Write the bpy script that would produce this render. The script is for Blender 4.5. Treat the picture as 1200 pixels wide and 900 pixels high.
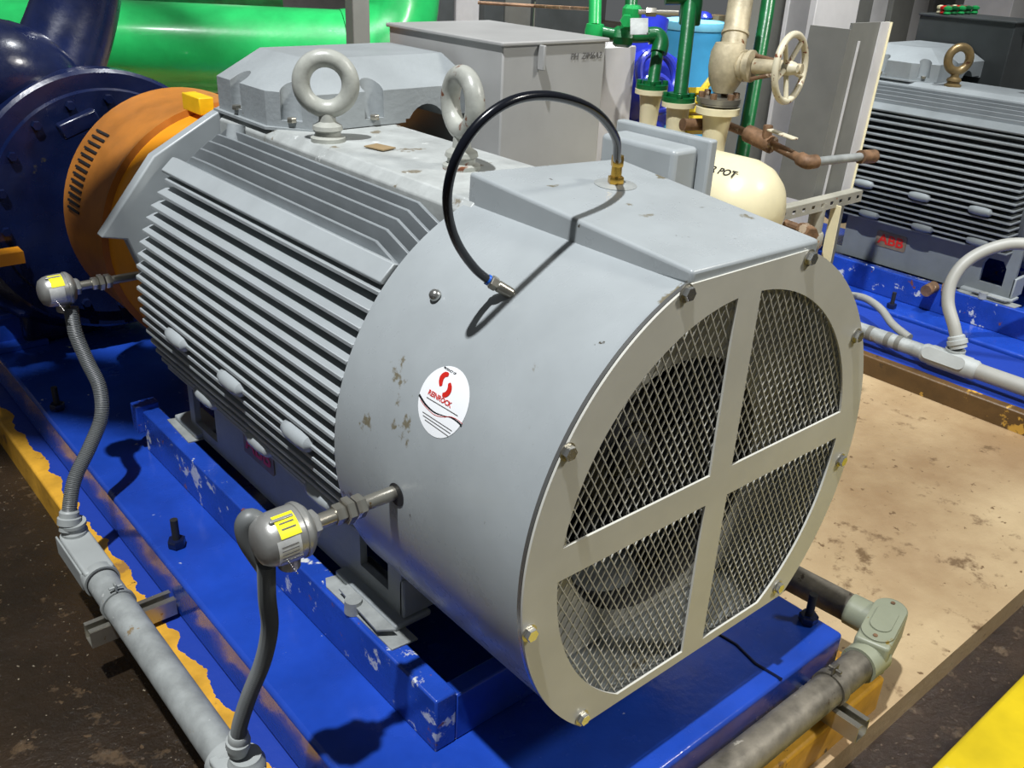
import bpy, bmesh, math, random
import numpy as np
from mathutils import Vector, Matrix
random.seed(7)
S = bpy.context.scene
for o in list(bpy.data.objects): bpy.data.objects.remove(o)
COL = S.collection
# ------------------------------------------------------------------ camera
CAM_LOC = (-1.0942, -0.7284, 0.8062)
FPX = 1089.31
def _rot(r):
    a = np.linalg.norm(r); k = r/a
    K = np.array([[0,-k[2],k[1]],[k[2],0,-k[0]],[-k[1],k[0],0]])
    return np.eye(3)+np.sin(a)*K+(1-np.cos(a))*K@K
CR = _rot(np.array([1.9391,-0.6834,0.4862]))
CC = np.array(CAM_LOC)
cd = bpy.data.cameras.new('camera'); cam = bpy.data.objects.new('camera', cd); COL.objects.link(cam)
cd.sensor_fit = 'HORIZONTAL'; cd.sensor_width = 36; cd.lens = 36*FPX/1200; cd.clip_start = .02; cd.clip_end = 200
cam.matrix_world = Matrix(((CR[0][0],-CR[1][0],-CR[2][0],CC[0]),(CR[0][1],-CR[1][1],-CR[2][1],CC[1]),(CR[0][2],-CR[1][2],-CR[2][2],CC[2]),(0,0,0,1)))
S.camera = cam
# ------------------------------------------------------------------ world, lamps, exposure
W = bpy.data.worlds.new('world'); S.world = W; W.use_nodes = True
W.node_tree.nodes['Background'].inputs[0].default_value = (.93,.97,1,1)
W.node_tree.nodes['Background'].inputs[1].default_value = .115
S.view_settings.view_transform = 'Standard'; S.view_settings.look = 'None'
S.view_settings.exposure = 0.0; S.view_settings.gamma = 1
def lamp(name, kind, target, L, dist, energy, col, size, **kw):
    L = Vector(L).normalized(); d = bpy.data.lights.new(name, kind); o = bpy.data.objects.new(name, d); COL.objects.link(o)
    o.location = Vector(target)-L*dist; o.rotation_euler = L.to_track_quat('-Z','Y').to_euler()
    d.energy = energy; d.color = col
    if kind == 'AREA': d.shape = 'DISK'; d.size = size
    else: d.shadow_soft_size = size
    for k, v in kw.items(): setattr(d, k, v)
    return o
lamp('high_bay_lamp', 'SPOT', (-.1,.5,.2), (.32,.13,-1), 7.0, 3150, (.96,.98,1), .09, spot_size=math.radians(48), spot_blend=.4)
lamp('aisle_lamp', 'SPOT', (.4,0,0), (-.5,.6,-.8), 5.0, 560, (1,.97,.90), .35, spot_size=math.radians(75), spot_blend=.5)
lamp('far_bay_lamp', 'SPOT', (3.4,1.8,-.1), (.22,.40,-1), 6.0, 1000, (.95,.98,1), .2, spot_size=math.radians(46), spot_blend=.6)
lamp('rear_bay_lamp', 'SPOT', (2.2,4.6,.2), (.05,.75,-1), 6.0, 2300, (.95,.98,1), .2, spot_size=math.radians(76), spot_blend=.6)
# ------------------------------------------------------------------ pixel helpers (points at a real depth)
def _dir(u, v): return np.array([(u-600)/FPX, (v-450)/FPX, 1.0]) @ CR
def P(u, v, d): return Vector(CC + _dir(u,v)*d)
def onp(u, v, ax, val):
    d = _dir(u,v); i = 'xyz'.index(ax); return Vector(CC + d*(val-CC[i])/d[i])
# ------------------------------------------------------------------ materials
def lin(c): return tuple((x/12.92 if x <= .04045 else ((x+.055)/1.055)**2.4) for x in (c[0]/255, c[1]/255, c[2]/255))+(1,)
def mat(name, col, rough=.5, metal=0, spots=(), bump=0, bscale=40, rvar=0, coat=0, mottle=.12, mscale=6):
    """procedural paint: base colour with soft mottling, and spots = [(colour, noise scale, threshold, detail)]"""
    m = bpy.data.materials.new(name); m.use_nodes = True; nt = m.node_tree; N = nt.nodes; Lk = nt.links
    b = N['Principled BSDF']; tc = N.new('ShaderNodeTexCoord')
    def noise(sc, det=3, ro=.6, off=0):
        n = N.new('ShaderNodeTexNoise'); n.inputs['Scale'].default_value = sc; n.inputs['Detail'].default_value = det; n.inputs['Roughness'].default_value = ro
        if off:
            mp = N.new('ShaderNodeMapping'); mp.inputs['Location'].default_value = (off, off*.7, off*1.3); Lk.new(tc.outputs['Object'], mp.inputs[0]); Lk.new(mp.outputs[0], n.inputs['Vector'])
        else: Lk.new(tc.outputs['Object'], n.inputs['Vector'])
        return n.outputs['Fac']
    def ramp(src, a, c):
        r = N.new('ShaderNodeMapRange'); r.clamp = True; Lk.new(src, r.inputs[0]); r.inputs[1].default_value = a; r.inputs[2].default_value = c; return r.outputs[0]
    def mix(f, a, c, typ='MIX'):
        x = N.new('ShaderNodeMixRGB'); x.blend_type = typ
        if isinstance(f, float): x.inputs[0].default_value = f
        else: Lk.new(f, x.inputs[0])
        for i, q in ((1,a),(2,c)):
            if isinstance(q, tuple): x.inputs[i].default_value = q
            else: Lk.new(q, x.inputs[i])
        return x.outputs[0]
    base = lin(col); lo = tuple(x*(1-mottle*2) for x in base[:3])+(1,); hi = tuple(min(1,x*(1+mottle)) for x in base[:3])+(1,)
    c = mix(ramp(noise(mscale,4), .3, .7), lo, hi)
    rsrc = None
    for k, (sc, scale, thr, det) in enumerate(spots):
        f = ramp(noise(scale, det, .65, 3.1+k*5.3), thr, thr+.03)
        c = mix(f, c, lin(sc))
    Lk.new(c, b.inputs['Base Color']); b.inputs['Metallic'].default_value = metal
    if rvar:
        r = N.new('ShaderNodeMapRange'); Lk.new(noise(mscale*2.3, 4, .6, 9), r.inputs[0]); r.inputs[1].default_value=.3; r.inputs[2].default_value=.7
        r.inputs[3].default_value = max(.03, rough-rvar); r.inputs[4].default_value = rough+rvar; Lk.new(r.outputs[0], b.inputs['Roughness'])
    else: b.inputs['Roughness'].default_value = rough
    if coat: b.inputs['Coat Weight'].default_value = coat; b.inputs['Coat Roughness'].default_value = .12
    if bump:
        bp = N.new('ShaderNodeBump'); bp.inputs['Strength'].default_value = bump; bp.inputs['Distance'].default_value = .004; Lk.new(noise(bscale, 4), bp.inputs['Height']); Lk.new(bp.outputs[0], b.inputs['Normal'])
    m.diffuse_color = base
    return m
M = {}
M['grey'] = mat('grey_enamel', (160,166,168), .34, bump=.10, bscale=14, rvar=.08, mottle=.05)
M['cowl'] = mat('grey_enamel_scuffed', (155,161,163), .30, bump=.16, bscale=9, rvar=.08, mottle=.05, spots=[((112,106,88), 9, .648, 7), ((70,66,56), 23, .705, 5)])
M['cast'] = mat('grey_cast_iron_paint', (150,156,158), .45, bump=.35, bscale=60, mottle=.07, spots=[((108,104,92), 14, .72, 5)])
M['top'] = mat('worn_pale_paint', (172,176,174), .4, bump=.3, bscale=30, mottle=.12, mscale=14, spots=[((120,112,96), 12, .62, 6), ((205,208,206), 16, .64, 5)])
M['fin'] = mat('fin_paint', (160,166,168), .42, bump=.1, mottle=.05)
M['finup'] = mat('shade_toned_upright_fin_paint', (128,134,137), .45, bump=.1, mottle=.08)  # darker tone paints in the shade on the upright fins' side faces
M['barrelp'] = mat('gap_shade_frame_paint', (84,88,90), .6, bump=.2, mottle=.15)  # darkened so the gaps between the fins read as deep shade
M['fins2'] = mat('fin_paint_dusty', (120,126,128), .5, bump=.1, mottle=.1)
M['face'] = mat('grille_plate_paint', (192,191,182), .38, bump=.08, bscale=12, mottle=.05)
M['mesh'] = mat('expanded_metal', (196,195,188), .45, mottle=.1)
M['dark'] = mat('dark_interior', (30,31,33), .6)
M['box'] = mat('terminal_box_paint', (164,164,162), .42, bump=.06, bscale=10, mottle=.05)
M['blue'] = mat('blue_gloss_paint', (30,68,168), .22, bump=.35, bscale=26, rvar=.1, coat=.4, mottle=.13, mscale=5, spots=[((196,200,205), 19, .70, 5), ((70,50,44), 21, .765, 5)])
M['bluewet'] = mat('blue_chipped_paint', (30,68,166), .25, bump=.35, bscale=26, rvar=.1, coat=.3, mottle=.15, mscale=6, spots=[((200,202,198), 11, .585, 6), ((120,72,44), 15, .64, 5)])
M['pump'] = mat('dark_blue_pump_paint', (12,23,58), .28, bump=.3, bscale=20, rvar=.1, coat=.3, mottle=.25, mscale=4, spots=[((60,56,40), 6, .68, 5)])
M['steel'] = mat('zinc_steel', (176,172,160), .32, .85, bump=.1, mottle=.1, spots=[((140,118,84), 60, .68, 4)])
M['alu'] = mat('cast_aluminium', (168,168,164), .34, .6, bump=.12, bscale=50, mottle=.08)
M['galv'] = mat('weathered_galvanised_pipe', (158,162,160), .55, .25, bump=.3, bscale=45, mottle=.16, mscale=16, spots=[((140,122,92), 13, .66, 5), ((205,206,202), 30, .70, 4)])
M['galvd'] = mat('dirty_galvanised_pipe', (120,114,102), .5, .3, bump=.4, bscale=40, mottle=.3, mscale=14, spots=[((172,166,152), 12, .64, 6), ((62,52,42), 14, .62, 6)])
M['cbody'] = mat('conduit_body_paint', (160,164,162), .5, bump=.15, mottle=.06)
M['strutg'] = mat('rust_flecked_grey_strut', (150,147,134), .5, .1, bump=.3, bscale=50, mottle=.15, spots=[((140,92,60), 20, .64, 5)])
M['olive'] = mat('greenish_conduit_body', (134,138,118), .42, bump=.15, mottle=.08, spots=[((124,104,44), 22, .66, 4)])
M['flex'] = mat('grey_pvc_jacket', (96,99,99), .45, mottle=.06)
M['flexl'] = mat('pale_grey_pvc_jacket', (150,150,144), .45, mottle=.06)
M['black'] = mat('black_rubber_hose', (13,16,24), .22, mottle=.05)
M['brass'] = mat('brass', (196,156,70), .25, .9, mottle=.1)
M['bluering'] = mat('blue_ring', (20,90,190), .4)
M['rust'] = mat('rusty_brown_pipe', (128,98,72), .6, .2, bump=.5, bscale=60, mottle=.3, mscale=25, spots=[((178,160,138), 20, .60, 5)])
M['eye'] = mat('pale_eyebolt_paint', (168,170,162), .35, bump=.3, bscale=40, mottle=.12, mscale=20)
M['eyer'] = mat('rusty_eyebolt_paint', (168,170,162), .35, bump=.3, bscale=40, mottle=.12, mscale=20, spots=[((112,64,38), 11, .545, 5)])
M['eyeb'] = mat('bronze_eyebolt', (150,128,88), .35, .5, bump=.3, bscale=40, mottle=.2, mscale=20, spots=[((90,52,36), 15, .64, 5)])
M['orange'] = mat('orange_guard_paint', (180,114,44), .42, bump=.1, mottle=.14, mscale=7, spots=[((120,72,40), 10, .68, 5)])
M['amber'] = mat('bright_orange_paint', (232,150,24), .45, mottle=.05)
M['yellow'] = mat('yellow_paint', (236,192,20), .45, bump=.25, bscale=30, mottle=.12, mscale=8, spots=[((130,104,40), 9, .60, 6), ((74,58,34), 11, .70, 6)])
M['yelclean'] = mat('yellow_kerb_paint', (206,180,22), .4, bump=.2, bscale=18, mottle=.10, mscale=5, spots=[((196,180,84), 4, .62, 7), ((120,98,50), 12, .72, 6)])
M['green'] = mat('green_pipe_paint', (34,168,86), .3, bump=.15, mottle=.12, coat=.2)
M['greend'] = mat('dark_green_pipe_paint', (12,96,48), .32, bump=.2, mottle=.2, mscale=12, coat=.2)
M['cream'] = mat('cream_paint', (228,218,180), .36, bump=.1, mottle=.05, mscale=8, spots=[((200,158,90), 5, .68, 3)])
M['creamd'] = mat('dirty_cream_valve_paint', (190,178,148), .5, .1, bump=.4, bscale=50, mottle=.2, mscale=18, spots=[((122,84,52), 18, .64, 5)])
M['wheel'] = mat('cream_handwheel_chipped', (216,208,182), .4, bump=.2, mottle=.08, spots=[((120,66,40), 38, .60, 4)])
M['barrel'] = mat('light_blue_plastic', (64,150,196), .4, mottle=.08)
M['barrell'] = mat('pale_blue_plastic', (120,196,226), .4)
M['violet'] = mat('blue_pump_paint', (38,50,168), .25, bump=.1, coat=.3, mottle=.2)
M['panel'] = mat('grey_steel_panel', (108,108,102), .5, bump=.05, mottle=.08)
M['panell'] = mat('light_grey_column_paint', (188,186,184), .5, bump=.05, mottle=.06)
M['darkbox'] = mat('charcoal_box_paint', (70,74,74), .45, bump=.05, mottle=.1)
M['red'] = mat('red_print', (208,40,30), .4); M['white'] = mat('white_sticker', (238,240,242), .35, mottle=.02); M['ink'] = mat('black_print', (22,22,26), .5)
M['ylabel'] = mat('yellow_label', (232,222,30), .4, mottle=.02); M['pencil'] = mat('marker_ink', (92,90,88), .6); M['tag'] = mat('stamped_tag', (190,192,190), .35, .3, mottle=.1, mscale=60)
M['plate'] = mat('tan_nameplate', (128,112,94), .45, mottle=.15, mscale=30)
M['chrome'] = mat('bolt_zinc', (190,190,186), .25, .9, mottle=.1)
M['tan'] = mat('cardboard_scrap', (150,128,92), .7)

def ground_mat(name, c1, c2, c3, rough, wet, scale, bump=.5, wetcol=None):
    m = bpy.data.materials.new(name); m.use_nodes = True; nt = m.node_tree; N = nt.nodes; L = nt.links; b = N['Principled BSDF']
    tc = N.new('ShaderNodeTexCoord')
    def no(sc, det=6, ro=.6, off=0):
        n = N.new('ShaderNodeTexNoise'); n.inputs['Scale'].default_value = sc; n.inputs['Detail'].default_value = det; n.inputs['Roughness'].default_value = ro
        mp = N.new('ShaderNodeMapping'); mp.inputs['Location'].default_value = (off,off*2,0); L.new(tc.outputs['Object'], mp.inputs[0]); L.new(mp.outputs[0], n.inputs['Vector']); return n.outputs['Fac']
    def rp(f, a, c, x=0., y=1.):
        r = N.new('ShaderNodeMapRange'); L.new(f, r.inputs[0]); r.inputs[1].default_value=a; r.inputs[2].default_value=c; r.inputs[3].default_value=x; r.inputs[4].default_value=y; return r.outputs[0]
    def mx(f, a, c):
        x = N.new('ShaderNodeMixRGB'); L.new(f, x.inputs[0])
        for i, q in ((1,a),(2,c)):
            if isinstance(q, tuple): x.inputs[i].default_value = q
            else: L.new(q, x.inputs[i])
        return x.outputs[0]
    c = mx(rp(no(scale), .35, .65), lin(c1), lin(c2)); c = mx(rp(no(scale*5,8,.7,4), .58, .66), c, lin(c3)); c = mx(rp(no(scale*22,4,.6,7), .66, .70), c, lin(c3))
    if wetcol: c = mx(rp(no(scale*40,3,.6,2), .70, .72), c, lin(wetcol))
    L.new(c, b.inputs['Base Color']); L.new(rp(no(scale*1.7,5,.6,11), .35, .65, rough, wet), b.inputs['Roughness'])
    bp = N.new('ShaderNodeBump'); bp.inputs['Strength'].default_value = bump; bp.inputs['Distance'].default_value = .006; L.new(no(scale*18, 6,.7), bp.inputs['Height']); L.new(bp.outputs[0], b.inputs['Normal'])
    return m
M['floor'] = ground_mat('beige_stained_concrete', (186,164,128), (146,120,88), (110,88,62), .6, .28, 1.5)
M['mud'] = ground_mat('wet_dark_concrete', (52,40,28), (34,27,19), (84,68,50), .30, .14, 2.2, .8, wetcol=(150,140,120))
M['gutter'] = ground_mat('wet_gutter_concrete', (58,46,36), (34,26,22), (92,78,62), .2, .12, 3, 1.0)

# ------------------------------------------------------------------ mesh building
class G:
    def __init__(s): s.v = []; s.f = []
    def add(s, v, f):
        n = len(s.v); s.v += [tuple(x) for x in v]; s.f += [tuple(i+n for i in q) for q in f]; return s
    def box(s, a, b):
        x0,y0,z0 = a; x1,y1,z1 = b
        return s.add([(x0,y0,z0),(x1,y0,z0),(x1,y1,z0),(x0,y1,z0),(x0,y0,z1),(x1,y0,z1),(x1,y1,z1),(x0,y1,z1)],
                     [(0,3,2,1),(4,5,6,7),(0,1,5,4),(1,2,6,5),(2,3,7,6),(3,0,4,7)])
    def obox(s, c, X, Y, Z):          # oriented box: centre and three half-axis vectors
        c, X, Y, Z = map(Vector, (c,X,Y,Z)); v = []
        for sz in (-1,1):
            for sx, sy in ((-1,-1),(1,-1),(1,1),(-1,1)): v.append(c+X*sx+Y*sy+Z*sz)
        return s.add(v, [(0,3,2,1),(4,5,6,7),(0,1,5,4),(1,2,6,5),(2,3,7,6),(3,0,4,7)])
    def bar(s, p, q, w, h, up=(0,0,1)):
        p, q = Vector(p), Vector(q); d = (q-p); t = d.normalized(); u = Vector(up); x = t.cross(u)
        if x.length < 1e-4: x = t.cross(Vector((1,0,0)))
        x.normalize(); y = x.cross(t); return s.obox((p+q)/2, x*w/2, d/2, y*h/2)
    def lathe(s, prof, o, axis, n=32, close=True):   # prof = [(radius, along)]
        o = Vector(o); t = Vector(axis).normalized(); x = t.cross(Vector((0,0,1)))
        if x.length < 1e-3: x = Vector((1,0,0))
        x.normalize(); y = t.cross(x); v = []; f = []
        for r, h in prof:
            for k in range(n):
                a = 2*math.pi*k/n; v.append(o+t*h+(x*math.cos(a)+y*math.sin(a))*max(r,1e-5))
        m = len(prof)
        for i in range(m-1):
            for k in range(n): f.append((i*n+k, i*n+(k+1)%n, (i+1)*n+(k+1)%n, (i+1)*n+k))
        if close: f.append(tuple(range(n))[::-1]); f.append(tuple((m-1)*n+k for k in range(n)))
        return s.add(v, f)
    def cyl(s, p, q, r, r2=None, n=20):
        p, q = Vector(p), Vector(q); return s.lathe([(r,0),(r if r2 is None else r2,(q-p).length)], p, q-p, n)
    def tube(s, pts, r, n=12, cap=True):
        pts = [Vector(p) for p in pts]; v = []; f = []; up = None; m = len(pts)
        for i, p in enumerate(pts):
            t = (pts[min(i+1,m-1)]-pts[max(i-1,0)]).normalized()
            if up is None:
                up = t.cross(Vector((0,0,1)))
                if up.length < 1e-3: up = Vector((1,0,0))
            up = (up - t*up.dot(t)).normalized(); w = t.cross(up); rr = r(i/(m-1)) if callable(r) else r
            for k in range(n):
                a = 2*math.pi*k/n; v.append(p+(up*math.cos(a)+w*math.sin(a))*rr)
        for i in range(m-1):
            for k in range(n): f.append((i*n+k, i*n+(k+1)%n, (i+1)*n+(k+1)%n, (i+1)*n+k))
        if cap: f.append(tuple(range(n))[::-1]); f.append(tuple((m-1)*n+k for k in range(n)))
        return s.add(v, f)
    def torus(s, c, axis, R, r, n=40, k=14):
        t = Vector(axis).normalized(); x = t.cross(Vector((0,0,1)))
        if x.length < 1e-3: x = Vector((1,0,0))
        x.normalize(); y = t.cross(x); c = Vector(c); v = []; f = []
        for i in range(n):
            a = 2*math.pi*i/n; d = x*math.cos(a)+y*math.sin(a)
            for j in range(k):
                b = 2*math.pi*j/k; v.append(c+d*(R+r*math.cos(b))+t*r*math.sin(b))
        for i in range(n):
            for j in range(k): f.append((i*k+j, ((i+1)%n)*k+j, ((i+1)%n)*k+(j+1)%k, i*k+(j+1)%k))
        return s.add(v, f)
    def prism(s, poly, ax, a, b):     # poly in the two other axes (cyclic order kept x<y<z), extruded along ax from a to b
        def pt(p, h): return {'x':(h,p[0],p[1]), 'y':(p[0],h,p[1]), 'z':(p[0],p[1],h)}[ax]
        n = len(poly); v = [pt(p,a) for p in poly]+[pt(p,b) for p in poly]
        return s.add(v, [tuple(range(n)), tuple(range(2*n-1,n-1,-1))]+[(i,i+n,(i+1)%n+n,(i+1)%n) for i in range(n)])
    def hexa(s, p, axis, r, h): return s.lathe([(r*.93,0),(r,h*.12),(r,h*.88),(r*.93,h)], p, axis, 6)
def smooth(pts, k=6):
    pts = [Vector(p) for p in pts]; out = []
    for i in range(len(pts)-1):
        p0 = pts[max(i-1,0)]; p1 = pts[i]; p2 = pts[i+1]; p3 = pts[min(i+2,len(pts)-1)]
        for j in range(k):
            t = j/k; out.append(.5*((2*p1)+(p2-p0)*t+(2*p0-5*p1+4*p2-p3)*t*t+(3*p1-p0-3*p2+p3)*t**3))
    out.append(pts[-1]); return out
def finish(me, sm=35):
    bm = bmesh.new(); bm.from_mesh(me); bmesh.ops.recalc_face_normals(bm, faces=bm.faces)
    for f in bm.faces: f.smooth = sm > 0
    for e in bm.edges:
        if len(e.link_faces) == 2 and e.calc_face_angle(0) > math.radians(sm): e.smooth = False
    bm.to_mesh(me); bm.free()
def link(name, me, m, parent=None, bevel=0, seg=2):
    o = bpy.data.objects.new(name, me); COL.objects.link(o); me.materials.clear(); me.materials.append(m)
    if parent is not None: attach(o, parent)
    if bevel:
        bv = o.modifiers.new('bevel','BEVEL'); bv.width = bevel; bv.segments = seg; bv.limit_method = 'ANGLE'; bv.angle_limit = math.radians(40); bv.harden_normals = False
    return o
def wpos(o):
    p = Vector(o.location)
    while o.parent: o = o.parent; p += o.location
    return p
def attach(o, parent): o.parent = parent; o.location = Vector(o.location)-wpos(parent)
def obj(name, g, m, parent=None, bevel=0, sm=35, seg=2):
    me = bpy.data.meshes.new(name); me.from_pydata(g.v, [], g.f); finish(me, sm); return link(name, me, m, parent, bevel, seg)
def tag(o, label, cat=None, group=None, kind=None):
    if label: o['label'] = label
    if cat: o['category'] = cat
    if group: o['group'] = group
    if kind: o['kind'] = kind
    return o
def thing(name, label, cat, loc=(0,0,0), group=None):
    o = bpy.data.objects.new(name, None); COL.objects.link(o); o.location = loc; o.empty_display_size = .05; return tag(o, label, cat, group)
def dup(root, off, label, group=None):
    def cp(o, par):
        c = o.copy(); COL.objects.link(c); c.parent = par
        for k in [x for x in ALL if x.parent == o]: cp(k, c)
        return c
    ALL = list(bpy.data.objects); r = cp(root, None); r.location = Vector(root.location)+Vector(off); r['label'] = label
    if group: r['group'] = group
    return r
def flat(name, splines, thick, fmap, m, parent=None, bevel=0):   # 2-D outlines with holes -> plate mapped into space
    cu = bpy.data.curves.new(name, 'CURVE'); cu.dimensions = '2D'; cu.fill_mode = 'BOTH'; cu.extrude = thick/2
    for pl in splines:
        s = cu.splines.new('POLY'); s.points.add(len(pl)-1); s.use_cyclic_u = True
        for i, p in enumerate(pl): s.points[i].co = (p[0],p[1],0,1)
    return _conv(name, cu, fmap, m, parent, bevel)
def text(name, s, size, fmap, m, parent=None, bold=0, align='CENTER', sub=0, sx=1, shear=0):
    cu = bpy.data.curves.new(name, 'FONT'); cu.body = s; cu.size = size; cu.align_x = align; cu.align_y = 'CENTER'; cu.extrude = .0002; cu.offset = bold; cu.resolution_u = 4; cu.shear = shear
    return _conv(name, cu, lambda x,y,z: fmap(x*sx,y,z), m, parent, 0)
def _conv(name, cu, fmap, m, parent, bevel):
    t = bpy.data.objects.new('tmp', cu); COL.objects.link(t); bpy.context.view_layer.update()
    me = bpy.data.meshes.new_from_object(t.evaluated_get(bpy.context.evaluated_depsgraph_get())); bpy.data.objects.remove(t); bpy.data.curves.remove(cu)
    for v in me.vertices: v.co = fmap(*v.co)
    me.name = name
    bm = bmesh.new(); bm.from_mesh(me); bmesh.ops.remove_doubles(bm, verts=bm.verts, dist=1e-6); bm.to_mesh(me); bm.free(); finish(me, 35)
    return link(name, me, m, parent, bevel)
def circ(cx, cy, r, a0=0, a1=360, n=48, sx=1): return [(cx+sx*r*math.cos(math.radians(a0+(a1-a0)*i/n)), cy+r*math.sin(math.radians(a0+(a1-a0)*i/n))) for i in range(n+1)]
def noise_push(o, amp, sc): pass
# ================================================================== SETTING
FZ = -.74
o = obj('floor', G().box((-.55,-.125,FZ-.1),(14,14,FZ)), M['floor']); tag(o, None, kind='structure')
o = obj('floor', G().box((-9,-.125,FZ-.1),(-.55,14,FZ-.012)), M['mud']); tag(o, None, kind='structure')
o = obj('floor', G().box((-9,-.262,FZ-.2),(14,-.125,FZ-.075)), M['gutter']); tag(o, None, kind='structure')
o = obj('floor', G().box((-9,-4.5,FZ-.2),(14,-.262,FZ-.1)), M['mud']); tag(o, None, kind='structure')
g = G().box((-.2,-.80,FZ-.099),(6,-.262,FZ-.015)); o = obj('kerb', g, M['yelclean'], bevel=.012)
tag(o, 'yellow painted concrete kerb across the wet gutter at the lower right', 'kerb')
o = obj('wall_back', G().box((-9,13.9,FZ),(14,14.1,4)), M['panell']); tag(o, None, kind='structure')
# ------------------------------------------------------------------ plinths
def plinth(x0, x1, y0, y1, zt, m, label, blue_in=True):
    g = G().box((x0,y0,FZ-.02),(x1,y1,zt)); o = obj('plinth', g, m, bevel=.008); return tag(o, label, 'plinth', 'concrete plinths under the pump skids')
def plinth_mat(name, x0, yellow, dark, wid=.15, amp=.10):
    m = mat(name, yellow, .45, bump=.5, bscale=30, mottle=.18, mscale=9, spots=[(dark, 7, .60, 7), ((58,44,30), 9, .66, 7), ((226,214,188), 12, .665, 7)])
    N = m.node_tree.nodes; L = m.node_tree.links; b = N['Principled BSDF']; src = b.inputs['Base Color'].links[0].from_socket
    tc = N.new('ShaderNodeTexCoord'); sp = N.new('ShaderNodeSeparateXYZ'); L.new(tc.outputs['Object'], sp.inputs[0])
    n = N.new('ShaderNodeTexNoise'); n.inputs['Scale'].default_value = 9; n.inputs['Detail'].default_value = 7; L.new(tc.outputs['Object'], n.inputs['Vector'])
    a = N.new('ShaderNodeMath'); a.operation = 'MULTIPLY_ADD'; L.new(n.outputs['Fac'], a.inputs[0]); a.inputs[1].default_value = amp; L.new(sp.outputs[0], a.inputs[2])
    gt = N.new('ShaderNodeMath'); gt.operation = 'GREATER_THAN'; L.new(a.outputs[0], gt.inputs[0]); gt.inputs[1].default_value = x0
    lt = N.new('ShaderNodeMath'); lt.operation = 'LESS_THAN'; L.new(sp.outputs[0], lt.inputs[0]); lt.inputs[1].default_value = x0+wid
    an = N.new('ShaderNodeMath'); an.operation = 'MULTIPLY'; L.new(gt.outputs[0], an.inputs[0]); L.new(lt.outputs[0], an.inputs[1])
    mx = N.new('ShaderNodeMixRGB'); L.new(an.outputs[0], mx.inputs[0]); L.new(src, mx.inputs[1]); mx.inputs[2].default_value = lin((28,58,150)); L.new(mx.outputs[0], b.inputs['Base Color'])
    return m
plinth(-.605, .615, -.105, 3.6, -.65, plinth_mat('plinth_paint', -.515, (214,160,50), (150,110,52)), 'concrete plinth painted ochre and blue under the near motor skid')
o = obj('plinth', G().prism([(2.26,FZ-.02),(2.26,-.66),(2.762,-.66),(2.762,-.775),(4.6,-.775),(4.6,FZ-.06)], 'y', -.12, 3.6), plinth_mat('plinth_paint_dark', 2.31, (92,68,36), (192,150,62), 9, .02), bevel=.006)
tag(o, 'dark stained yellow plinth edge under the second motor skid at right', 'plinth', 'concrete plinths under the pump skids')
# ------------------------------------------------------------------ blue skids
def stud(x, y, z, parent, h=.075):
    g = G().cyl((x,y,z),(x,y,z+h),.009,n=12); o = obj('anchor_stud', g, M['dark'], parent)
    obj('nut', G().hexa((x,y,z+.002),(0,0,1),.021,.02), M['pump'], parent); return o
def skid(dx, dz, y0, y1, label, label2):
    r = thing('skid_frame', label, 'skid', (dx,.9,-.65+dz), 'blue steel skids')
    X = lambda x: x+dx; Z = lambda z: z+dz
    obj('deck', G().box((X(-.53),y0,Z(-.648)),(X(.52),y1,Z(-.525))), M['blue'], r, .010, seg=3)
    for s in (-1,1):
        a, b = sorted((s*.368,s*.322)); obj('rail', G().box((X(a),.250,Z(-.525)),(X(b),1.60,Z(-.405))), M['bluewet'], r, .004)
        a, b = sorted((s*.385,s*.32)); obj('rail_end', G().box((X(a),1.60,Z(-.47)),(X(b),1.64,Z(-.39))), M['bluewet'], r, .003)
    obj('cross_member', G().box((X(-.322),.2505,Z(-.525)),(X(.322),.290,Z(-.417))), M['blue'], r, .004)
    obj('cross_member', G().box((X(-.33),1.50,Z(-.525)),(X(.33),1.54,Z(-.425))), M['blue'], r, .004)
    obj('weld_seam', G().tube([(X(.29),y0,Z(-.524)),(X(.285),y0+.06,Z(-.524)),(X(.30),y0+.12,Z(-.524)),(X(.29),y0+.24,Z(-.524))], .0035, 6), M['pump'], r)
    for x, y in ((.487,.04),(-.483,1.12),(-.49,1.98),(-.49,.02)): stud(X(x), y, Z(-.525), r)
    return r
skid(0, 0, -.03, 2.95, 'glossy blue chipped steel skid frame under the near grey motor', None)
skid(3.3, -.12, -.10, 2.95, 'blue steel skid frame under the second motor at right', None)

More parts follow.
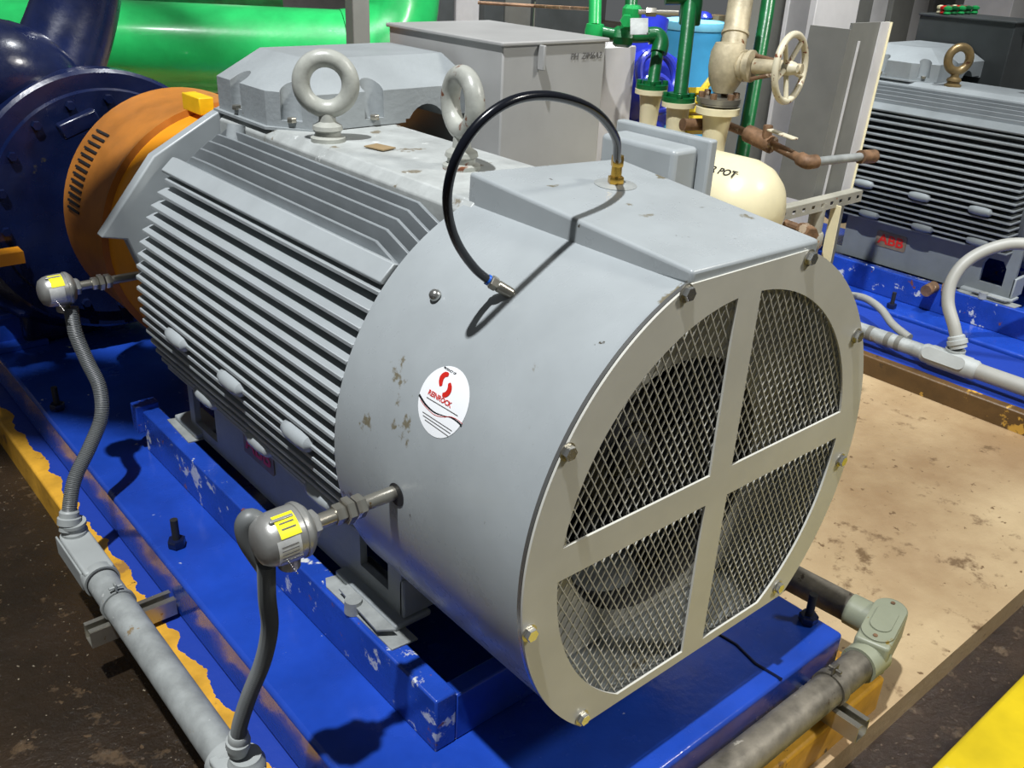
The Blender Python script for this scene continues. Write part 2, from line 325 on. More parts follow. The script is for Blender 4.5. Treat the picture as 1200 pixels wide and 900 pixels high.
# ================================================================== MOTOR
RO, ASP = .42, 1.0197
def rim(z, r=RO): return math.sqrt(max(r*r-z*z,0))/ASP
def cowl_outline(r, zt, zb, n=72):
    a0 = math.asin(zb/r); a1 = math.asin(zt/r); pts = []
    for i in range(n+1):
        a = a0+(a1-a0)*i/n; pts.append((math.cos(a)*r/ASP, math.sin(a)*r))
    return pts+[(-x,z) for x,z in reversed(pts)]
def build_motor(loc, label, near=True, mf=None):
    r = thing('electric_motor', label, 'motor', loc, 'electric motors on the skids')
    fin = mf or M['fin']
    # frame core
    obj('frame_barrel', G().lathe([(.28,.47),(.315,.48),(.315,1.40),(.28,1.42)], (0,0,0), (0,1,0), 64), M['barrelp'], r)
    # side fins
    zs = [.264,.237,.209,.183,.156,.129,.102,.076,.050,.023,-.004,-.031,-.058,-.086,-.114,-.142,-.168,-.194]
    for s in (-1, 1):
        for k, z in enumerate(zs):
            t = .0042; tip = math.sqrt(.408**2-z*z); base = .25
            g = G(); pl = [(s*base,1.41),(s*(tip-.03),1.41),(s*tip,1.385),(s*tip,.495),(s*base,.495)]
            g.prism(pl, 'z', z-t, z+t)
            f = obj('cooling_fin', g, fin, r, .0012, seg=1)
            if s < 0 and k in (11, 16):
                for yb in ((1.17,.90,.63) if k == 11 else (1.13,.87,.62)):
                    gb = G().lathe([(.001,0),(.016,.012),(.019,.035),(.019,.075),(.014,.098),(.001,.11)], (s*(tip-.004),yb-.055,z), (0,1,0), 16)
                    obj('boss', gb, fin, f)
        # broad shoulder fin
        g = G().prism([(s*.270,.308),(s*.280,.311),(s*.309,.285),(s*.306,.278),(s*.24,.270),(s*.24,.29)], 'y', .495, 1.405); obj('shoulder_fin', g, fin, r, .002)
    # upright top fins
    for s in (-1,1):
        for k, x in enumerate((.262,.240,.218,.196,.174)):
            zt = math.sqrt(.415**2-x*x)+.004
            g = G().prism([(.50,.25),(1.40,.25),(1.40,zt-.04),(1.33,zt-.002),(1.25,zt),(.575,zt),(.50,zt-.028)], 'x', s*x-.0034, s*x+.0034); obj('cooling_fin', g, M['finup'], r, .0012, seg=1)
        # cast webs beside the top rail
        if near:
            for yy in (1.28,): obj('casting_lug', G().cyl((s*.19,yy,.30),(s*.165,yy+.02,.39),.024,.02,16), M['cast'], r)
    # top mounting rail
    g = G().prism([(-.152,.25),(-.152,.382),(-.132,.400),(.132,.400),(.152,.382),(.152,.25)], 'y', .47, 1.42); obj('top_rail', g, M['top'] if near else M['cast'], r, .003)
    # drive end plate
    pl = [(-.115,.415),(-.165,.392),(-.315,.312),(-.457,.142),(-.40,.128),(-.30,-.20),(.30,-.20),(.40,.128),(.457,.142),(.315,.312),(.165,.392),(.115,.415)]
    obj('end_plate', G().prism(pl, 'y', 1.425, 1.46), M['grey'], r, .004)
    obj('end_shield', G().lathe([(.30,1.42),(.34,1.43),(.34,1.46),(.20,1.56),(.11,1.60),(.04,1.60)], (0,0,0), (0,1,0), 48), M['cast'], r)
    obj('shaft', G().cyl((0,1.5,0),(0,1.85,0),.045,n=24), M['steel'], r)
    # feet
    for s in (-1,1):
        hole = [[(1.27,-.375),(1.27,-.20),(1.40,-.20),(1.40,-.375)], [(.50,-.35),(.50,-.27),(.52,-.24),(.585,-.24),(.60,-.27),(.60,-.35)]]
        f = flat('foot_panel', [[(.455,-.405),(1.43,-.405),(1.43,-.17),(.455,-.17)]]+hole, .016, lambda x,y,z,s=s: Vector((s*.292+z,x,y)), M['fins2'] if not near else M['cast'], r)
        obj('foot_flange', G().box((min(s*.325,s*.24),.44,-.402),(max(s*.325,s*.24),.66,-.388)), M['cast'], r, .004)
        obj('foot_flange', G().box((min(s*.318,s*.24),1.36,-.402),(max(s*.318,s*.24),1.50,-.388)), M['cast'], r, .004)
        pass
        obj('foot_block', G().box((min(s*.30,s*.20),.448,-.388),(max(s*.30,s*.20),.463,-.30)), M['cast'], r, .004)
        obj('shim', G().prism([(s*.356,.405),(s*.30,.40),(s*.30,.655),(s*.345,.665),(s*.358,.64)], 'z', -.4045, -.4015), M['galv'], r)
        obj('shim', G().prism([(s*.360,.45),(s*.33,.43),(s*.33,.60),(s*.352,.60)], 'z', -.388, -.384), M['galv'], r)
        obj('jack_bolt_pad', G().cyl((s*.352,.545,-.404),(s*.352,.545,-.376),.019,.017,20), M['galv'], r)
        obj('shim', G().prism([(s*.340,1.36),(s*.30,1.355),(s*.30,1.50),(s*.335,1.51)], 'z', -.4045, -.4015), M['galv'], r)
    # nameplate with makers mark on the foot panel
    pm = lambda x,y,z: Vector((-.3015+(-z), 1.03-x, -.285+y))
    n = flat('nameplate', [[(-.075,-.035),(.068,-.035),(.075,-.028),(.075,.03),(.068,.036),(-.068,.036),(-.075,.03)]], .003, pm, M['plate'], r)
    pm2 = lambda x,y,z: Vector((-.3040-z, 1.03-x, -.285+y))
    text('lettering', 'ABB', .062, pm2, M['red'], n, bold=.0016, sx=1.12)
    # terminal hood
    lo = [(-.14,1.20),(-.14,1.44),(.36,1.44),(.36,1.10),(-.07,1.10)]
    hi = [(-.03,1.25),(-.03,1.45-.02),(.335,1.43),(.335,1.20),(.01,1.20)]
    g = G(); n5 = 5
    v = [(x,y,.402) for x,y in lo]+[(x,y,.478) for x,y in lo]+[(x,y,.538) for x,y in hi]
    f = [tuple(range(5))]+[tuple(10+i for i in range(5))[::-1]]
    for L in (0,5):
        for i in range(5): f.append((L+i,L+(i+1)%5,L+5+(i+1)%5,L+5+i))
    g.add(v, f); h = obj('terminal_hood', g, M['cast'], r)
    cut = G()
    for (x,y,nx,ny) in ((-.14,1.345,-1,0),(-.105,1.150,-.71,-.71),(.075,1.10,0,-1)):
        cut.cyl((x-nx*.004,y-ny*.004,.418),(x-nx*.020,y-ny*.020,.57),.026,.026,20)
    cut.box((.16,1.0,.39),(.34,1.6,.410))
    cut.cyl((.22,1.0,.385),(.22,1.6,.385),.055,n=24)
    co = obj('cutter', cut, M['cast']); md = h.modifiers.new('b','BOOLEAN'); md.operation = 'DIFFERENCE'; md.object = co; md.solver = 'EXACT'; md.use_self = True
    bpy.context.view_layer.update(); me = bpy.data.meshes.new_from_object(h.evaluated_get(bpy.context.evaluated_depsgraph_get()))
    h.modifiers.clear(); h.data = me; finish(me, 25); bpy.data.objects.remove(co)
    bv = h.modifiers.new('bevel','BEVEL'); bv.width = .003; bv.segments = 2; bv.limit_method='ANGLE'; bv.angle_limit = math.radians(25)
    for (x,y,nx,ny) in ((-.14,1.345,-1,0),(-.105,1.150,-.71,-.71),(.075,1.10,0,-1)):
        obj('bolt', G().hexa((x,y,.416),(0,0,1),.011,.010), M['steel'], h)
    obj('hood_base', G().prism([(-.15,1.19),(-.15,1.45),(.15,1.45),(.15,1.11),(-.08,1.11)], 'z', .398, .404), M['cast'], r)
    # big terminal box
    tz = .576 if near else .655
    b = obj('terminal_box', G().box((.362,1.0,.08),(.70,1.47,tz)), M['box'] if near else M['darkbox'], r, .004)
    obj('lid', G().box((.355,.994,tz-.004),(.707,1.476,tz+.006)), M['box'] if near else M['darkbox'], b, .003)
    obj('hinge_tab', G().box((.47,.978,tz-.06),(.478,1.0,tz-.003)), M['box'] if near else M['darkbox'], b, .002)
    # eyebolts
    def eyebolt(x, y, ax, m, zc=.515):
        e = obj('eyebolt', G().torus((x,y,zc), ax, .050, .0185, 48, 16), m, r)
        obj('collar', G().lathe([(.036,0),(.036,.008),(.027,.012),(.027,.02),(.032,.024),(.030,.032),(.018,.04),(.016,.06)], (x,y,.400), (0,0,1), 32), m, e); return e
    eyebolt(-.096,1.013,(-.55,-.83,0), M['eye'] if near else M['eyeb'])
    eyebolt(-.005,.675,(1,-.18,0), M['eyer'], .52)
    return r
MLOC = (0,.9,-.40)
motor = build_motor(MLOC, 'large grey finned electric motor with round fan cowl in the foreground', True)
# ---- fan cowl
YC = .49
def cowl_shell(r, y0, y1, t=.003):
    g = G(); out = cowl_outline(r, .397, -.316); inn = cowl_outline(r-t, .397-t, -.316+t); n = len(out)
    v = [(x,y0,z) for x,z in out]+[(x,y1,z) for x,z in out]+[(x,y0,z) for x,z in inn]+[(x,y1,z) for x,z in inn]; f = []
    for i in range(n):
        j = (i+1)%n; f += [(i,j,n+j,n+i), (2*n+j,2*n+i,3*n+i,3*n+j), (i,2*n+i,2*n+j,j), (n+j,3*n+j,3*n+i,n+i)]
    return g.add(v, f)
cowl = obj('fan_cowl', cowl_shell(.417, .004, YC), M['cowl'], motor)
# flange lip with the crimped seam
g = cowl_shell(.4195, .0035, .010); obj('flange_lip', g, M['chrome'], cowl)
# top duct box (wedge)
g = G(); x0,x1 = -.136,.165
v = [(x0,.001,.392),(x1,.001,.385),(x1,.475,.36),(x0,.49,.36),(x0,.001,.414),(x1,.001,.408),(x1+.003,.43,.448),(x0+.004,.49,.446)]
g.add(v, [(0,3,2,1),(4,5,6,7),(0,1,5,4),(1,2,6,5),(2,3,7,6),(3,0,4,7)])
duct = obj('cowl_duct', g, M['cowl'], cowl, .006, seg=3)
obj('duct_pad', G().lathe([(.036,0),(.036,.0025),(.030,.0035)], (.046,.322,.4365), (0,-.05,1), 32), M['galv'], cowl)
# screws on the cowl side
for (x,y,z) in ((-.293,.365,.3),):
    nrm = Vector((x,0,z)).normalized(); s_ = obj('screw', G().lathe([(.010,0),(.010,.004),(.007,.009),(.003,.011)], Vector((0,y,0))+nrm*.416, nrm, 16), M['chrome'], cowl)
obj('probe_hole_rim', G().lathe([(.001,0),(.019,0),(.0195,.0015),(.001,.0015)], (-.4085,.303,.012), (-1,0,0), 28), M['dark'], cowl)
# inner baffle with inlet
def cm(y): return lambda a,b,c: Vector((a, y+c, b))
flat('inlet_baffle', [cowl_outline(.408,.385,-.305), circ(.025,-.042,.240,0,360,64)[:-1]], .003, cm(.118), M['face'], motor)
obj('inlet_cone', G().lathe([(.240,.118),(.232,.128),(.228,.16)], (.025,0,-.042), (0,1,0), 64, close=False), M['dark'], motor)
fanw = obj('cooling_fan', G().lathe([(.05,.2),(.06,.19),(.20,.27),(.20,.275),(.05,.28)], (0,0,0), (0,1,0), 48), M['dark'], motor)
for k in range(9):
    a = 2*math.pi*k/9; d = Vector((math.cos(a),0,math.sin(a))); t = Vector((-math.sin(a),0,math.cos(a)))
    obj('fan_blade', G().obox(d*.13+Vector((0,.235,0)), d*.065, Vector((0,.03,0)), t*.003), M['dark'], fanw)
obj('fan_hub', G().lathe([(.001,.16),(.03,.165),(.045,.18),(.045,.26)], (0,0,0), (0,1,0), 24), M['dark'], fanw)
obj('rear_baffle', G().lathe([(.40,.44),(.40,.446)], (0,0,0), (0,1,0), 48), M['dark'], motor)
# ---- grille plate with four windows
HW, ZH, ZWB, RI = .0273, .030, -.298, .3547
def window(sx, sz):
    pts = []
    if sz > 0:
        a0 = math.asin((ZH+HW)/RI); a1 = math.acos(HW*ASP/RI)
        pts = [(HW, ZH+HW)]+[(math.cos(a0+(a1-a0)*i/30)*RI/ASP, math.sin(a0+(a1-a0)*i/30)*RI) for i in range(31)]
    else:
        a0 = math.asin((ZH-HW)/RI); a1 = math.asin(ZWB/RI)
        pts = [(HW, ZH-HW)]+[(math.cos(a0+(a1-a0)*i/30)*RI/ASP, math.sin(a0+(a1-a0)*i/30)*RI) for i in range(31)]+[(HW, ZWB)]
    return [(sx*x, z) for x,z in pts]
wins = [window(sx,sz) for sx in (-1,1) for sz in (-1,1)]
gp = flat('grille_plate', [cowl_outline(.42,.3965,-.3165)]+wins, .004, cm(0), M['face'], motor)
def inside(x, z, sx, sz):
    x *= sx
    if x < HW-.004: return False
    if (x*ASP)**2+z*z > (RI+.004)**2: return False
    return z > ZH+HW-.004 if sz > 0 else ZWB-.004 < z < ZH-HW+.004
PX, PZ = .0172, .0295
for sx in (-1,1):
    for sz in (-1,1):
        g = G()
        for fam in (-1,1):
            d = Vector((PX/2,0,fam*PZ/2)).normalized()
            for k in range(-60,61):
                o0 = Vector((k*PX,0,0)); run = None; st = .004
                for i in range(-160,161):
                    p = o0+d*(i*st); ins = inside(p.x,p.z,sx,sz)
                    if ins and run is None: run = i
                    if (not ins or i == 160) and run is not None:
                        if i-run > 2: g.bar(o0+d*(run*st)+Vector((0,.006+fam*.0007,0)), o0+d*(i*st)+Vector((0,.006+fam*.0007,0)), .0016, .0020, (0,1,0))
                        run = None
        mo = obj('grille_mesh', g, M['mesh'], gp, sm=0); mo['kind'] = 'stuff'
for (u,v) in ((808,344.7),(952,303),(1006.5,394.5),(987.6,540.3),(668.3,531.4),(623,744),(684.6,842.7),(913.7,689)):
    p = onp(u,v,'y',-.008); p = Vector((p.x,-.002,p.z))
    bo = obj('bolt', G().hexa(p,(0,-1,0),.0105,.010), M['chrome'], gp); obj('washer', G().lathe([(.0135,0),(.0135,.0018)], p, (0,-1,0), 20), M['steel'], bo)
# ---- sticker on the cowl (curved with it)
def smap(off):  # local x to the right (towards -y), local y up along the arc
    def f(x,y,z):
        s_ = .195+y; a = s_/.42; rr = .417+off+z; return Vector((-math.cos(a)*rr/ASP*1.0, .243-x, math.sin(a)*rr))
    return f
def disc_grid(name, rad, off, m, parent):
    g = G(); v = [smap(off)(0,0,0)]; n = 48; rings = 8; f = []
    for i in range(1,rings+1):
        for k in range(n):
            a = 2*math.pi*k/n; v.append(smap(off)(rad*i/rings*math.cos(a), rad*i/rings*math.sin(a), 0))
    for k in range(n): f.append((0,1+k,1+(k+1)%n))
    for i in range(rings-1):
        for k in range(n): f.append((1+i*n+k,1+(i+1)*n+k,1+(i+1)*n+(k+1)%n,1+i*n+(k+1)%n))
    return obj(name, g.add(v,f), m, parent)
st = disc_grid('sticker', .054, .0006, M['white'], motor); st['label'] = 'round white sticker with red emblem and red lettering'
J = lambda du,dv: (.00167*du-.00074*dv, .00067*du+.0011*dv)     # sticker-local metres per unit across / up
text('lettering', 'REINROCK', .0108, lambda x,y,z: smap(.0012)(x-.008,y+.0015,z), M['red'], st, bold=.00022, sx=1.05)
def strip(name, pts, w, m, off=.0012):
    g = G(); v = []; f = []; n = len(pts)
    for i, (x,y) in enumerate(pts):
        ww = (w(i/(n-1)) if callable(w) else w)/2; a = pts[max(i-1,0)]; b = pts[min(i+1,n-1)]; dx,dy = b[0]-a[0], b[1]-a[1]; l = math.hypot(dx,dy)
        v += [smap(off)(x-dy/l*ww,y+dx/l*ww,0), smap(off)(x+dy/l*ww,y-dx/l*ww,0)]
    for i in range(n-1): f.append((2*i,2*i+1,2*i+3,2*i+2))
    return obj(name, g.add(v,f), m, st)
def curve2(pix): return [(p.x,p.y) for p in smooth([Vector((*J(*q),0)) for q in pix],6)]
bw = lambda t: .0096*max(math.sin(math.pi*(.06+.88*t)),.05)**.45
strip('emblem', curve2([(7.5,31),(3.5,31.5),(0,28.5),(-1.5,23),(-1.5,18)]), bw, M['red'])
strip('emblem', curve2([(0,8),(4,8.2),(7.5,11.5),(8.8,16.5),(8.3,21.5)]), bw, M['red'], .0014)
strip('swoosh', curve2([(-28,8),(-21,-3),(-11,-12),(0,-16),(9,-18),(17,-23),(20.5,-27)]), lambda t:.0008+.0034*abs(t-.55)*1.7, M['ink'])
strip('printed_line', curve2([(-27,2),(-21,-6),(-11,-15),(0,-17.5),(8,-17),(16,-20),(22,-25)]), .0007, M['red'])
strip('printed_line', curve2([(-19,5),(0,-6),(17,-16)]), .0012, M['pencil'])
for a_,b_ in (((-25,-12),(9,-33)),((-25,-16),(7,-36)),((-23,-21),(4,-39))): strip('printed_line', curve2([a_,((a_[0]+b_[0])/2,(a_[1]+b_[1])/2),b_]), .0011, M['pencil'])
text('lettering', 'PRODUCT OF', .0046, lambda x,y,z: smap(.0012)(x-.012,y+.0455,z), M['ink'], st)
# handwriting on the terminal box
text('lettering', 'PH  ZIM6A2', .021, lambda x,y,z: Vector((.632+x, .9985-z, .541+y)), M['pencil'], [o for o in motor.children if o.name.startswith('terminal_box')][0], shear=.2)

# ---- second motor (same kind, at the right)
motor2 = build_motor((3.3,1.1,-.52), 'x', False, M['fins2']) if False else None
m2 = thing('tmp','x','x'); bpy.data.objects.remove(m2)
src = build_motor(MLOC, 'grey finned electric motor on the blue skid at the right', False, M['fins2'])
src.location = (3.3, 1.15, -.52)

# ================================================================== GREASE HOSE
hz = thing('grease_hose', 'black rubber grease hose arching over the grey fan cowl', 'hose', (.044,.322,.437))
obj('fitting', G().hexa((.046,.322,.440),(0,0,1),.0135,.012).lathe([(.009,.012),(.0085,.04),(.010,.04),(.010,.046)], (.046,.322,.440), (0,0,1), 16), M['brass'], hz)
obj('fitting', G().hexa((.046,.322,.468),(0,0,1),.0105,.016), M['brass'], hz)
hp = [Vector((.046,.320,.478)), onp(723,185,'y',.305), onp(722,163,'y',.275), onp(706,138,'y',.245), onp(680,121,'y',.225), onp(640,112,'y',.21), onp(600,118,'y',.205), onp(563,143,'y',.21), onp(537,180,'y',.22), onp(525,220,'y',.232), onp(526,255,'y',.242), onp(537,287,'y',.250), onp(556,314,'y',.256), onp(572,328,'y',.257)]
obj('hose', G().tube(smooth(hp,6), .0066, 14), M['black'], hz)
e0 = onp(572,328,'y',.257); e1 = onp(612,352,'y',.228); dd = (e1-e0).normalized(); LT = (e1-e0).length
obj('ring', G().lathe([(.0082,0),(.0082,.004)], e0-dd*.002, dd, 16), M['bluering'], hz)
obj('coupler', G().hexa(e0+dd*.004, dd, .0105, .011).lathe([(.0072,.015),(.0088,.017),(.0088,.040),(.007,.042),(.0045,.043),(.0045,.050),(.0025,.054)], e0, dd, 18), M['steel'], hz)

# ================================================================== TEMPERATURE HEADS
def temp_head(y, z, xs, s, label, near):
    """head on a probe that runs along -x from xs"""
    r = thing('temperature_probe', label, 'sensor', (xs,y,z), 'temperature probes on the near motor')
    A = Vector((-1,0,0)); o = Vector((xs,y,z))
    L = lambda d: o+A*d*s
    obj('probe_stem', G().lathe([(.0115*s,-.03),(.0115*s,.05*s)], o, A, 20), M['steel'], r)
    obj('union_nut', G().hexa(L(.046), A, .019*s, .016*s).hexa(L(.066), A, .0215*s, .013*s).hexa(L(.080), A,.0165*s,.016*s), M['steel'], r)
    obj('nipple', G().lathe([(.0115*s,.094*s),(.0115*s,.130*s)], o, A, 20), M['steel'], r)
    obj('lock_nut', G().hexa(L(.126), A, .0215*s, .017*s), M['alu'], r)
    prof = [(.018,.136),(.026,.139),(.034,.143),(.040,.149),(.0425,.153),(.0425,.159),(.0405,.160),(.0412,.175),(.0405,.195),(.0375,.208),(.031,.2185),(.020,.2235),(.004,.2245)]
    h = obj('sensor_head', G().lathe([(a*s,b*s) for a,b in prof], o, A, 48), M['alu'], r)
    # ribs on the cap
    for k in range(4):
        a = math.radians(20+90*k); d = Vector((0,math.cos(a),math.sin(a))); obj('cap_rib', G().obox(L(.188)+d*.0400*s, A*.018*s, d*.004*s, d.cross(A)*.0025*s), M['alu'], h, .001)
    obj('conduit_entry', G().lathe([(.017*s,0),(.017*s,.03*s)], L(.172)+Vector((0,0,-.028*s)), (0,.15,-1), 20), M['alu'], h)
    # curved labels on the cap side towards the aisle
    def patch(nm, a0, a1, d0, d1, m, off, rr=.040):
        g = G(); v = []; f = []; n = 8
        for i in range(n+1):
            a = math.radians(a0+(a1-a0)*i/n); dv = Vector((0,-math.cos(a),math.sin(a)))
            v += [L(d0)+dv*(rr*s+off), L(d1)+dv*((rr)*s+off)]
        for i in range(n): f.append((2*i,2*i+1,2*i+3,2*i+2))
        return obj(nm, g.add(v,f), m, h)
    patch('yellow_label', 30, 82, .168, .200, M['ylabel'], .0012, .0408)
    t = patch('data_tag', -26, 28, .172, .208, M['tag'], .0026, .0408)
    if near:
        for k in range(5): patch('printed_line', -18+8*k, -16.2+8*k, .177, .203, M['pencil'], .0032, .0408)
        for k in range(2): patch('printed_line', 46+12*k, 49+12*k, .173, .195, M['pencil'], .0018, .0408)
    # bead chain
    c0 = L(.200)+Vector((0,-.041*s,-.004*s))
    g = G()
    for k in range(9):
        p = c0+Vector((.0022*k, -.0008*math.sin(k), -.0046*k))*s; g.lathe([(.0002,-.0016*s),(.0016*s,0),(.0002,.0016*s)], p, (0,0,1), 8)
    obj('bead_chain', g, M['chrome'], h); return r
temp_head(.31, .012, -.42, 1.0, 'silver temperature probe head with yellow label at the fan cowl', True)
temp_head(1.50, .012, -.385, .92, 'silver temperature probe head behind, at the drive end of the motor', False)
def flexpipe(name, pts, rad, m, label, group, pitch=.0042, amp=.0008, fit=True):
    r = thing(name, label, 'conduit', pts[-1], group); sp = smooth(pts, 8)
    L = sum((sp[i+1]-sp[i]).length for i in range(len(sp)-1)); n = int(L/pitch*4); cum=[0]
    for i in range(len(sp)-1): cum.append(cum[-1]+(sp[i+1]-sp[i]).length)
    out=[]; j=0
    for i in range(n+1):
        d = L*i/n
        while j < len(cum)-2 and cum[j+1] < d: j += 1
        t = (d-cum[j])/max(cum[j+1]-cum[j],1e-6); out.append(sp[j].lerp(sp[j+1], min(t,1)))
    obj('conduit_tube', G().tube(out, lambda t: rad+amp*math.sin(t*n*math.pi/2), 14), m, r)
    if fit:
        d = (sp[-1]-sp[-3]).normalized()
        obj('gland_nut', G().lathe([(rad*1.15,-.03),(rad*1.35,-.026),(rad*1.35,-.014),(rad*1.6,-.012),(rad*1.6,.004),(rad*1.35,.006),(rad*1.35,.02)], pts[-1], d, 24), M['cbody'], r)
    return r
fp = [Vector((-.594,.312,-.02)), onp(320,662,'y',.335), onp(303,640,'y',.355)+Vector((-.01,0,0)), ]
fp = [onp(312,660,'y',.325), onp(313,700,'y',.345), onp(316,735,'y',.365), onp(308,775,'y',.39), onp(292,815,'y',.415), onp(281,850,'y',.435), onp(279,872,'y',.445)]
flexpipe('flexible_conduit', fp, .0132, M['flex'], 'grey flexible conduit hanging from the front temperature probe head', 'flexible conduits on the near skid')
# strain-relief elbow behind the front head
fp = [onp(83,360,'y',1.49), onp(89,392,'y',1.48), onp(103,425,'y',1.46), onp(117,455,'y',1.44), onp(119,487,'y',1.42), onp(106,522,'y',1.39), onp(88,560,'y',1.36), onp(82,590,'y',1.34), onp(81,612,'y',1.33)]
flexpipe('flexible_conduit', fp, .0165, M['flex'], 'grey flexible conduit curving down from the rear temperature probe head', 'flexible conduits on the near skid')
el = smooth([onp(330,640,'y',.33), onp(300,610,'y',.345), onp(288,612,'y',.35), onp(290,632,'y',.35), onp(311,664,'y',.34)], 6)
c_ = obj('cable_elbow', G().tube(el, .0150, 14), M['flex']); tag(c_, 'grey bulging elbow of jacket behind the front probe head', 'conduit')

# ================================================================== LEFT CONDUIT RUN
def pipe(name, p, q, rad, m, label, group=None, parent=None, n=24):
    o = obj(name, G().cyl(p,q,rad,n=n), m, parent)
    if label: tag(o, label, 'pipe', group)
    return o
def lbody(c, axis, side, up, L, w, h, m, label, cov=None):
    """conduit body: rounded box along axis, with hubs, cover and port"""
    c, axis, side, up = Vector(c), Vector(axis), Vector(side), Vector(up)
    r = thing('conduit_body', label, 'conduit body', c, 'conduit bodies')
    g = G()
    pl = [(-L/2,-w/2),(L/2-w/2,-w/2)]+[(L/2-w/2+w/2*math.cos(a), w/2*math.sin(a)) for a in np.linspace(-math.pi/2,math.pi/2,10)[1:-1]]+[(L/2-w/2,w/2),(-L/2,w/2)]
    n = len(pl); v = [c+axis*a+side*b-up*h/2 for a,b in pl]+[c+axis*a+side*b+up*h/2 for a,b in pl]
    g.add(v, [tuple(range(n)), tuple(range(2*n-1,n-1,-1))]+[(i,i+n,(i+1)%n+n,(i+1)%n) for i in range(n)])
    obj('body', g, m, r, .006, seg=3)
    return r
XP, ZP = -.652, -.565
b1 = lbody((XP,1.255,ZP), (0,1,0), (1,0,0), (0,0,1), .21, .066, .066, M['cbody'], 'grey conduit body at the far end of the left pipe run')
obj('port', G().lathe([(.030,0),(.030,.02),(.027,.024),(.027,.034),(.03,.036),(.03,.044)], (-.650,1.328,ZP+.02), (0,0,1), 28), M['cbody'], b1)
obj('hub', G().lathe([(.036,0),(.040,.006),(.040,.03)], (XP,1.175,ZP), (0,-1,0), 28), M['cbody'], b1)
obj('cover', G().box((XP-.038,1.17,ZP-.024),(XP-.033,1.35,ZP+.026)), M['cbody'], b1, .003)
rp = thing('rigid_conduit', 'weathered galvanised conduit pipe along the left of the blue skid', 'pipe', (XP,.9,ZP))
obj('pipe', G().cyl((XP,1.17,ZP),(XP,.49,ZP),.0335,n=32), M['galv'], rp)
obj('thread_ring', G().cyl((XP,1.146,ZP),(XP,1.140,ZP),.0352,n=32), M['dark'], rp)
b2 = lbody((XP,.40,ZP), (0,-1,0), (1,0,0), (0,0,1), .19, .072, .068, M['cbody'], 'grey conduit body at the near end of the left pipe run')
obj('port', G().lathe([(.033,0),(.033,.02),(.029,.026),(.027,.036)], (-.640,.44,ZP+.02), (0,0,1), 28), M['cbody'], b2)
obj('hub', G().lathe([(.036,0),(.041,.006),(.041,.03)], (XP,.475,ZP), (0,1,0), 28), M['cbody'], b2)
obj('cover', G().box((XP-.041,.31,ZP-.026),(XP-.036,.48,ZP+.026)), M['olive'], b2, .003)
def strut(p, q, parent, w=.041, h=.041, t=.003, m=None):   # C-section channel, open side up
    p, q = Vector(p), Vector(q); d = (q-p).normalized(); sd = d.cross(Vector((0,0,1))).normalized(); up = Vector((0,0,1)); m = m or M['steel']; c = (p+q)/2; hl = (q-p)/2
    obj('strut_web', G().obox(c-up*(h/2), sd*w/2, hl, up*t/2), m, parent)
    for s in (-1,1):
        obj('strut_side', G().obox(c+sd*s*(w/2), sd*t/2, hl, up*h/2), m, parent)
        obj('strut_lip', G().obox(c+sd*s*(w/2-.006)+up*h/2, sd*.006, hl, up*t/2), m, parent)
def clamp(c, axis, rad, parent, m=None, w=.012):
    c = Vector(c); m = m or M['steel']; t = Vector(axis); g = G()
    obj('pipe_clamp', G().lathe([(rad+.0005,-w/2),(rad+.0045,-w/2),(rad+.0045,w/2),(rad+.0005,w/2)], c, t, 32, close=False), m, parent)
    obj('clamp_ear', G().obox(c+Vector((0,0,rad+.012)), t.cross(Vector((0,0,1)))*.0025, t*w/2, Vector((0,0,.012))), m, parent, .001)
    obj('clamp_bolt', G().cyl(c+Vector((0,0,rad+.014))-t.cross(Vector((0,0,1)))*.014, c+Vector((0,0,rad+.014))+t.cross(Vector((0,0,1)))*.014, .0035, n=10), m, parent)
sb = thing('strut_bracket', 'zinc strut bracket holding the left galvanised pipe', 'bracket', (-.62,1.045,-.62), 'strut brackets')
strut((-.725,1.045,-.615),(-.535,1.045,-.615), sb); clamp((XP,1.045,ZP),(0,1,0),.0335,sb,M['galv'])
# ================================================================== FRONT RIGHT CONDUIT RUN
YP, ZQ = -.085, -.565
rp = thing('rigid_conduit', 'grimy galvanised conduit pipe across the front of the blue skid', 'pipe', (.2,YP,ZQ))
obj('pipe', G().cyl((-.35,YP,ZQ),(.515,YP,ZQ),.0345,n=32), M['galvd'], rp)
obj('coupling_ring', G().cyl((.505,YP,ZQ),(.525,YP,ZQ),.039,n=32), M['dark'], rp)
sb = thing('strut_bracket', 'zinc strut bracket holding the front grimy pipe', 'bracket', (.4,-.08,-.62), 'strut brackets')
strut((.395,.0,-.618),(.395,-.17,-.618), sb); clamp((.395,YP,ZQ),(1,0,0),.0345,sb,M['galvd'],.02)
b3 = thing('conduit_body', 'greenish grey conduit elbow body with oval cover at the front right', 'conduit body', (.62,-.06,-.56), 'conduit bodies')
c = Vector((.622,-.03,-.56)); pl = [(-.09,-.037),(.06,-.037)]+[(.06+.037*math.cos(a), .037*math.sin(a)) for a in np.linspace(-math.pi/2,math.pi/2,10)[1:-1]]+[(.06,.037),(-.09,.037)]
ax = Vector((.96,.10,0)).normalized(); ax = Vector((1,.25,0)).normalized(); sd = Vector((-ax.y,ax.x,0)); c = Vector((.615,-.068,-.545))
n = len(pl); v = [c+ax*a+sd*b-Vector((0,0,.045)) for a,b in pl]+[c+ax*a+sd*b+Vector((0,0,.03)) for a,b in pl]
obj('body', G().add(v, [tuple(range(n)), tuple(range(2*n-1,n-1,-1))]+[(i,i+n,(i+1)%n+n,(i+1)%n) for i in range(n)]), M['olive'], b3, .008, seg=3)
